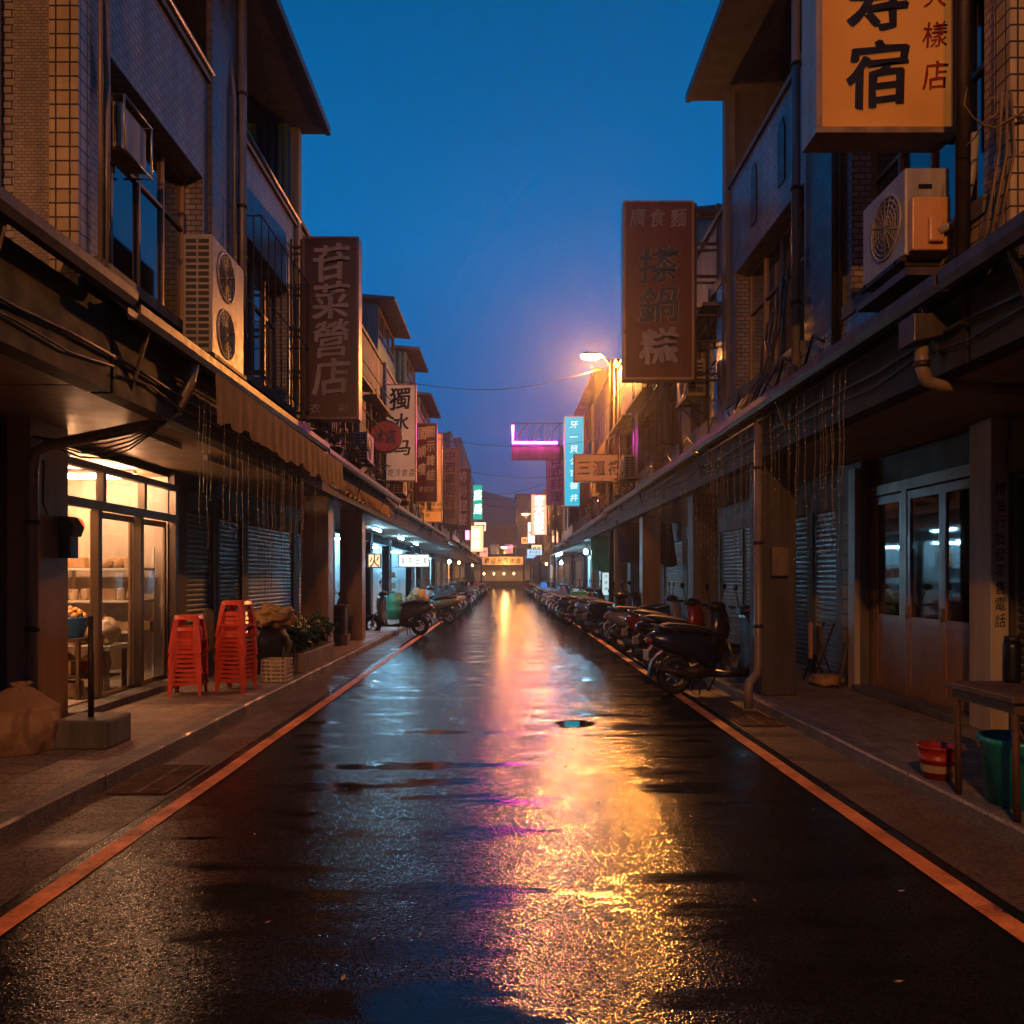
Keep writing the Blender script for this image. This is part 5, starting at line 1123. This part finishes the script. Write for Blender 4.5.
curtain(1, 6.6, 12.3, 46, 3.0, 3.45, .7, 1.9, 'beaded strings hanging under the right gutter before the steel shutter', 4)
curtain(1, 12.6, 17, 30, 3.0, 3.4, .7, 1.6, 'beaded strings hanging under the right awning above the scooters', 5)
# ------------------------------------------------------------------ kerbside clutter farther down
kc = random.Random(31)
CL = {'pail': ('bluep', 'plastic pail'), 'drum': ('tarpg', 'dented drum'), 'box_stack': ('card', 'stack of cartons'), 'foam_box': ('whitep', 'white foam box'), 'covered_bike': ('tarp', 'bike under a dark cover'), 'gas_bottle': ('alu', 'gas bottle')}
cn_ = {}
for s in (-1, 1):
    y = 23.5 if s < 0 else 19.3
    while y < 70:
        kd = kc.choice(list(CL)); m_, nm = CL[kd]; x = s * kc.uniform(3.35, 4.1); t_ = None
        cn_[(s, kd)] = cn_.get((s, kd), 0) + 1
        lb = f"{nm} on the {'left' if s < 0 else 'right'} pavement, {ORDS[cn_[(s, kd)] - 1]} such from the near end"
        t = T(kd, lb, nm.split(' of ')[0], (x, y, .122))
        if kd == 'pail': B().lathe([(.13, 0), (.17, .3), (.18, .31), (.16, .31), (.12, .02), (.002, .018)], (x, y, .123), 18).build('pail_wall', m_, t); B().tube([(x + .17 * math.cos(a), y, .42 + .1 * math.sin(a)) for a in [PI * q / 8 for q in range(9)]], .005, 4).build('handle', 'iron', t)
        elif kd == 'drum': B().lathe([(.26, 0), (.28, .02), (.28, .3), (.29, .32), (.28, .34), (.28, .6), (.29, .62), (.28, .64), (.28, .86), (.26, .88)], (x, y, .123), 22).build('drum_wall', m_, t); B().lathe([(.24, .882), (.24, .9), (.05, .905)], (x, y, .123), 22).build('lid', 'iron', t)
        elif kd == 'box_stack':
            for q in range(3): w = .24 - .03 * q; B().box(x - w, x + w, y - w * .8, y + w * .8, .123 + .29 * q, .123 + .29 * q + .285).build('carton', kc.choice(['card', 'jar', 'wood']), t, .006)
        elif kd == 'foam_box': B().box(x - .28, x + .28, y - .2, y + .2, .123, .4).build('box_body', m_, t, .02); B().box(x - .29, x + .29, y - .21, y + .21, .401, .45).build('lid', m_, t, .015)
        elif kd == 'covered_bike': B().blob((x, y, .58), (.75, .3, .46), kc.random() * 9, .45, 3, 1.6).build('cover', m_, t); B().torus((x - .5, y, .36), .2, .05, 'y', 18, 6).build('wheel', 'blackr', t)
        else: B().lathe([(.14, 0), (.16, .04), (.16, .5), (.12, .6), (.04, .64)], (x, y, .123), 18).build('cylinder_body', m_, t); B().lathe([(.09, .6), (.09, .74)], (x, y, .123), 14, False).build('collar', 'iron', t)
        y += kc.uniform(1.6, 3.6) * (1 + y / 90)
for s, y, z, lb in ((-1, 45, 2.4, 'blue white lamp under the left awning in front of the brown three storey house'), (-1, 54, 2.5, 'warm bulb under the left awning by the tall apartment house'), (1, 48, 2.4, 'cool lamp under the right awning beyond the white lit stall'), (1, 66, 2.6, 'warm bulb under the right awning near the street end'), (-1, 75, 2.6, 'warm bulb under the left awning near the street end'), (1, 33, 2.6, 'cool lamp under the right awning just beyond the green bin')):
    t = T('hanging_lamp', lb, 'lamp', (s * 3.25, y, z)); B().tube([(s * 3.25, y, z + .1), (s * 3.25, y, 3.1)], .008, 4).build('cord', 'cable', t)
    B().blob((s * 3.25, y, z), (.09, .09, .11), 0, 0, 2).build('lamp_bulb', tube_c if 'cool' in lb or 'blue' in lb else lens2, t)
for k, (s, u_, z, lb) in enumerate(((-1, 3.2, 5.6, 'long black cable sagging along the left upper floors'), (-1, 3.15, 6.6, 'higher black cable running along the left upper floors'), (1, 3.2, 5.9, 'long black cable sagging along the right upper floors'), (1, 3.1, 6.9, 'higher black cable running along the right upper floors'))):
    pts = [(s * u_, 13.2 + 4 * i + .0, z - .3 * math.sin(PI * ((i * 4) % 12) / 12)) for i in range(18)]
    single(B().tube(pts, .014, 5), 'overhead_cable', 'cable', lb, 'cable', 'cables over the street')
for k, (y, z0, z1, lb) in enumerate(((24.6, 7.6, 8.3, 'thin cable crossing the street close to the lit street lamp'), (52, 7.0, 8.0, 'slanting cable crossing the street beside the pink bordered sign'), (68, 8.2, 7.4, 'cable crossing the street above the dim far lamp'))):
    single(B().tube([(-3.4 + 6.8 * i / 16, y + .8 * i / 16, z0 + (z1 - z0) * i / 16 - .5 * math.sin(PI * i / 16)) for i in range(17)], .013, 5), 'overhead_cable', 'cable', lb, 'cable', 'cables over the street')
# ------------------------------------------------------------------ near right props
t = T('work_table', 'weathered wooden table with iron legs at the right edge of the picture', 'table', (3.55, 5.1, .12))
B().box(3.0, 4.1, 4.75, 5.5, .84, .88).build('table_top', 'wood', t, .006); B().box(3.04, 4.06, 4.79, 5.46, .77, .838).build('apron', 'wood', t)
for x in (3.05, 4.02):
    for y in (4.8, 5.42): B().tube([(x, y, .77), (x + .01, y, .125)], .022, 8).build('leg', 'rust', t)
B().tube([(3.06, 4.82, .7), (3.3, 4.85, .35), (3.5, 4.85, .28)], .012, 6).build('brace', 'rust', t)
t = T('plastic_tub', 'teal plastic tub standing under the wooden table', 'tub', (3.36, 5.25, .122))
B().lathe([(.2, 0), (.23, .38), (.255, .4), (.255, .43), (.235, .43), (.22, .385), (.19, .02), (.002, .018)], (3.34, 5.2, .124), 32).build('tub_wall', 'tealp', t)
t = T('pail', 'small red plastic pail by the kerb beside the teal tub', 'pail', (3.14, 5.85, .122))
B().lathe([(.095, 0), (.115, .13), (.125, .135), (.125, .155), (.117, .16), (.13, .22), (.138, .225), (.138, .24), (.12, .24), (.1, .02), (.002, .018)], (3.15, 5.86, .123), 28).build('pail_wall', 'redd', t)
B().lathe([(.106, .05), (.1145, .105)], (3.15, 5.86, .124), 28, False).build('label_band', 'card', t)
B().tube([(3.15 + .135 * math.cos(a), 5.86 - .03 * math.sin(a), .35 - .05 * math.sin(a)) for a in [PI * k / 10 for k in range(11)]], .004, 5).build('handle', 'iron', t)
t = T('flask', 'tall black flask on the table against the lettered pilaster', 'flask', (3.42, 5.42, .882))
B().lathe([(.05, 0), (.055, .02), (.055, .24), (.05, .27)], (3.42, 5.42, .882), 20).build('flask_body', 'black', t); B().lathe([(.048, .27), (.045, .31), (.002, .315)], (3.42, 5.42, .882), 20).build('cap', 'blackr', t)
t = T('folded_chair', 'folded chair with a yellow strap leaning in front of the grey steel shutter', 'chair', (4.3, 11.2, .12))
b_ = B()
for y in (11.0, 11.35): b_.tube([(4.2, y, .13), (4.5, y, .95)], .013, 6); b_.tube([(4.5, y, .13), (4.25, y, .8)], .013, 6)
b_.build('frame', 'iron', t); B().box(4.3, 4.34, 11.0, 11.35, .5, .9).build('backrest', 'wood', t); B().box(4.22, 4.26, 11.15, 11.22, .45, .95).build('strap', 'food', t)
single(B().blob((4.3, 10.75, .2), (.22, .2, .09), 4, .4, 3), 'rag_heap', 'tarpo', 'ochre rag heap on the pavement below the torn posters', 'rag')
single(B().tube([(4.35, 10.5, .13), (4.45, 10.55, .5), (4.57, 10.66, .95)], .02, 6), 'wooden_stick', 'wood', 'bent wooden stick leaning on the postered pilaster', 'stick')
single(B().blob((4.3, 6.0, .3), (.28, .25, .2), 7, .35, 3), 'cloth_bag', 'plaster_d', 'dark cloth bag on the pavement behind the teal tub', 'bag')
# tarps of the right stalls
def tarp(name, x0, x1, y0, y1, z0, z1, m, label):
    b_ = B(); n = 14; rows = []
    for j in range(n + 1):
        rows.append([b_.v((x0 + (x1 - x0) * i / n, y0 + (y1 - y0) * (1 - j / n) + .05 * noise.noise(Vector((i * .4, j * .4, x0))), z1 + (z0 - z1) * (j / n) + .06 * math.sin(i * .9) * j / n)) for i in range(n + 1)])
    for a, c in zip(rows, rows[1:]):
        for i in range(n): f = b_.b.faces.new((a[i], a[i + 1], c[i + 1], c[i])); f.smooth = True
    return single(b_, name, m, label, 'tarpaulin')
tarp('tarpaulin', 3.05, 4.6, 21.6, 22.4, 1.9, 3.15, 'tarp', 'dark blue tarpaulin hung under the right arcade before the green one')
tarp('tarpaulin', 3.1, 4.3, 29, 30.0, 1.75, 3.5, 'tarpg', 'green tarpaulin hung beside the cyan lit stall')
t = T('wheeled_bin', 'dark green wheeled bin with a yellow label at the right kerb', 'bin', (2.75, 30.5, 0))
B().prism([(2.5, .08), (3.0, .08), (3.05, .95), (2.45, .95)], 'y', 30.2, 30.75).build('bin_body', 'tarpg', t, .01); B().box(2.43, 3.07, 30.17, 30.78, .95, 1.02).build('lid', 'tarpg', t, .01)
B().box(2.55, 2.72, 30.185, 30.198, .5, .8).build('sticker', 'food', t)
for x in (2.55, 2.95): B().lathe([(.08, -.03), (.08, .03)], (x, 30.7, .08), 12, True, 'x').build('wheel', 'blackr', t)
t = T('stall_canopy', 'pale sheet canopy over the white lit stall beyond the cyan sign', 'canopy', (3.6, 42, 0), None)
B().prism([(2.4, 2.7), (3.2, 3.0), (3.2, 3.04), (2.4, 2.74)], 'y', 39.6, 45).build('canopy_sheet', 'whitep', t)
for y in (39.7, 44.9): B().tube([(2.45, y, 0.05), (2.45, y, 2.72)], .025, 6).build('post', 'alu', t)
B().tube([(2.75, 40, 2.72), (2.75, 44.6, 2.72)], .035, 6).build('light_tube', tube_c, t)
# ------------------------------------------------------------------ litter of wet specks is left to the asphalt; a few fallen leaves
bb = B(); rr = random.Random(9)
for i in range(140):
    x, y = rr.uniform(-2.9, 2.9), 2.2 + rr.random() ** 1.6 * 16; a = rr.uniform(0, PI); l = rr.uniform(.008, .022); c, s_ = math.cos(a) * l, math.sin(a) * l
    bb.f([(x - c, y - s_, .009), (x + s_ * .5, y - c * .5, .011), (x + c, y + s_, .014), (x - s_ * .5, y + c * .5, .01)])
tag(bb.build('leaf_litter', 'card'), 'tiny fallen leaf bits scattered on the wet road', 'litter', kind='stuff')
# ------------------------------------------------------------------ haze, sky, camera
hb = B().box(-355, 355, -65, 565, -1.3, 62); hz = hb.build('haze', 'plaster'); hz.data.materials.clear(); tag(hz, kind='stuff')
for i, (y, lb) in enumerate(((24, 'nearest added cool white tube lamp under the left arcade ceiling'), (29.5, 'second added cool white tube lamp under the left arcade ceiling'), (34.5, 'third added cool white tube lamp under the left arcade ceiling'))):  # tubes added to spread cool light along the arcade ceiling
    t = T('added_tube_lamp', lb, 'tube lamp', (-4, y, 3.0)); B().box(-4.05, -3.95, y, y + 1.3, 3.05, 3.095).build('fitting', 'whitep', t); B().tube([(-4, y + .03, 3.015), (-4, y + 1.27, 3.015)], .03, 8).build('light_tube', tube_c, t)
m = bpy.data.materials.new('haze_air'); m.use_nodes = True; N = m.node_tree.nodes; L = m.node_tree.links; N.clear()
out = N.new('ShaderNodeOutputMaterial'); v = N.new('ShaderNodeVolumePrincipled'); v.inputs['Color'].default_value = (.9, .92, 1, 1); v.inputs['Density'].default_value = .0015; v.inputs['Anisotropy'].default_value = .85
L.new(v.outputs[0], out.inputs['Volume']); hz.data.materials.append(m)
w = bpy.data.worlds.new('World'); sc.world = w; w.use_nodes = True; N = w.node_tree.nodes; L = w.node_tree.links
bg = N['Background']; tc = N.new('ShaderNodeTexCoord'); sp = N.new('ShaderNodeSeparateXYZ'); L.new(tc.outputs['Generated'], sp.inputs[0])
rp = N.new('ShaderNodeValToRGB'); L.new(sp.outputs['Z'], rp.inputs[0]); cr = rp.color_ramp
cr.elements[0].position = 0; cr.elements[0].color = (.04, .08, .2, 1); cr.elements[1].position = 1; cr.elements[1].color = (0, .06, .18, 1)
for p, c in ((.1, (.012, .108, .33)), (.22, (0, .135, .42)), (.38, (0, .155, .45)), (.6, (0, .1, .3))): e = cr.elements.new(p); e.color = (*c, 1)
sky = N.new('ShaderNodeTexSky'); sky.sky_type = 'NISHITA'; sky.sun_disc = False; sky.sun_elevation = math.radians(-5); sky.sun_rotation = math.radians(200)
mx = N.new('ShaderNodeMix'); mx.data_type = 'RGBA'; mx.blend_type = 'ADD'; mx.inputs[0].default_value = .03; L.new(rp.outputs[0], mx.inputs[6]); L.new(sky.outputs[0], mx.inputs[7])
L.new(mx.outputs[2], bg.inputs[0]); bg.inputs[1].default_value = 1
cam = bpy.data.cameras.new('camera'); co = bpy.data.objects.new('camera', cam); C.objects.link(co); co.location = (0, 0, 1.6); co.rotation_euler = (PI / 2, 0, 0)
cam.sensor_width = 36; cam.lens = 36 * 800 / 1024; cam.shift_y = (576 - 512) / 1024; cam.shift_x = (512 - 507) / 1024; cam.clip_end = 2000; cam.clip_start = .05
sc.camera = co
sc.view_settings.view_transform = 'Standard'; sc.view_settings.look = 'None'; sc.view_settings.exposure = 0; sc.view_settings.gamma = 1
cy = sc.cycles; sc.render.engine = 'CYCLES'
cy.use_denoising = True; cy.max_bounces = 7; cy.diffuse_bounces = 3; cy.glossy_bounces = 4; cy.transparent_max_bounces = 12; cy.volume_bounces = 0
cy.sample_clamp_indirect = 6; cy.use_light_tree = True; cy.caustics_reflective = False; cy.caustics_refractive = False
cy.use_adaptive_sampling = True; cy.adaptive_threshold = .015
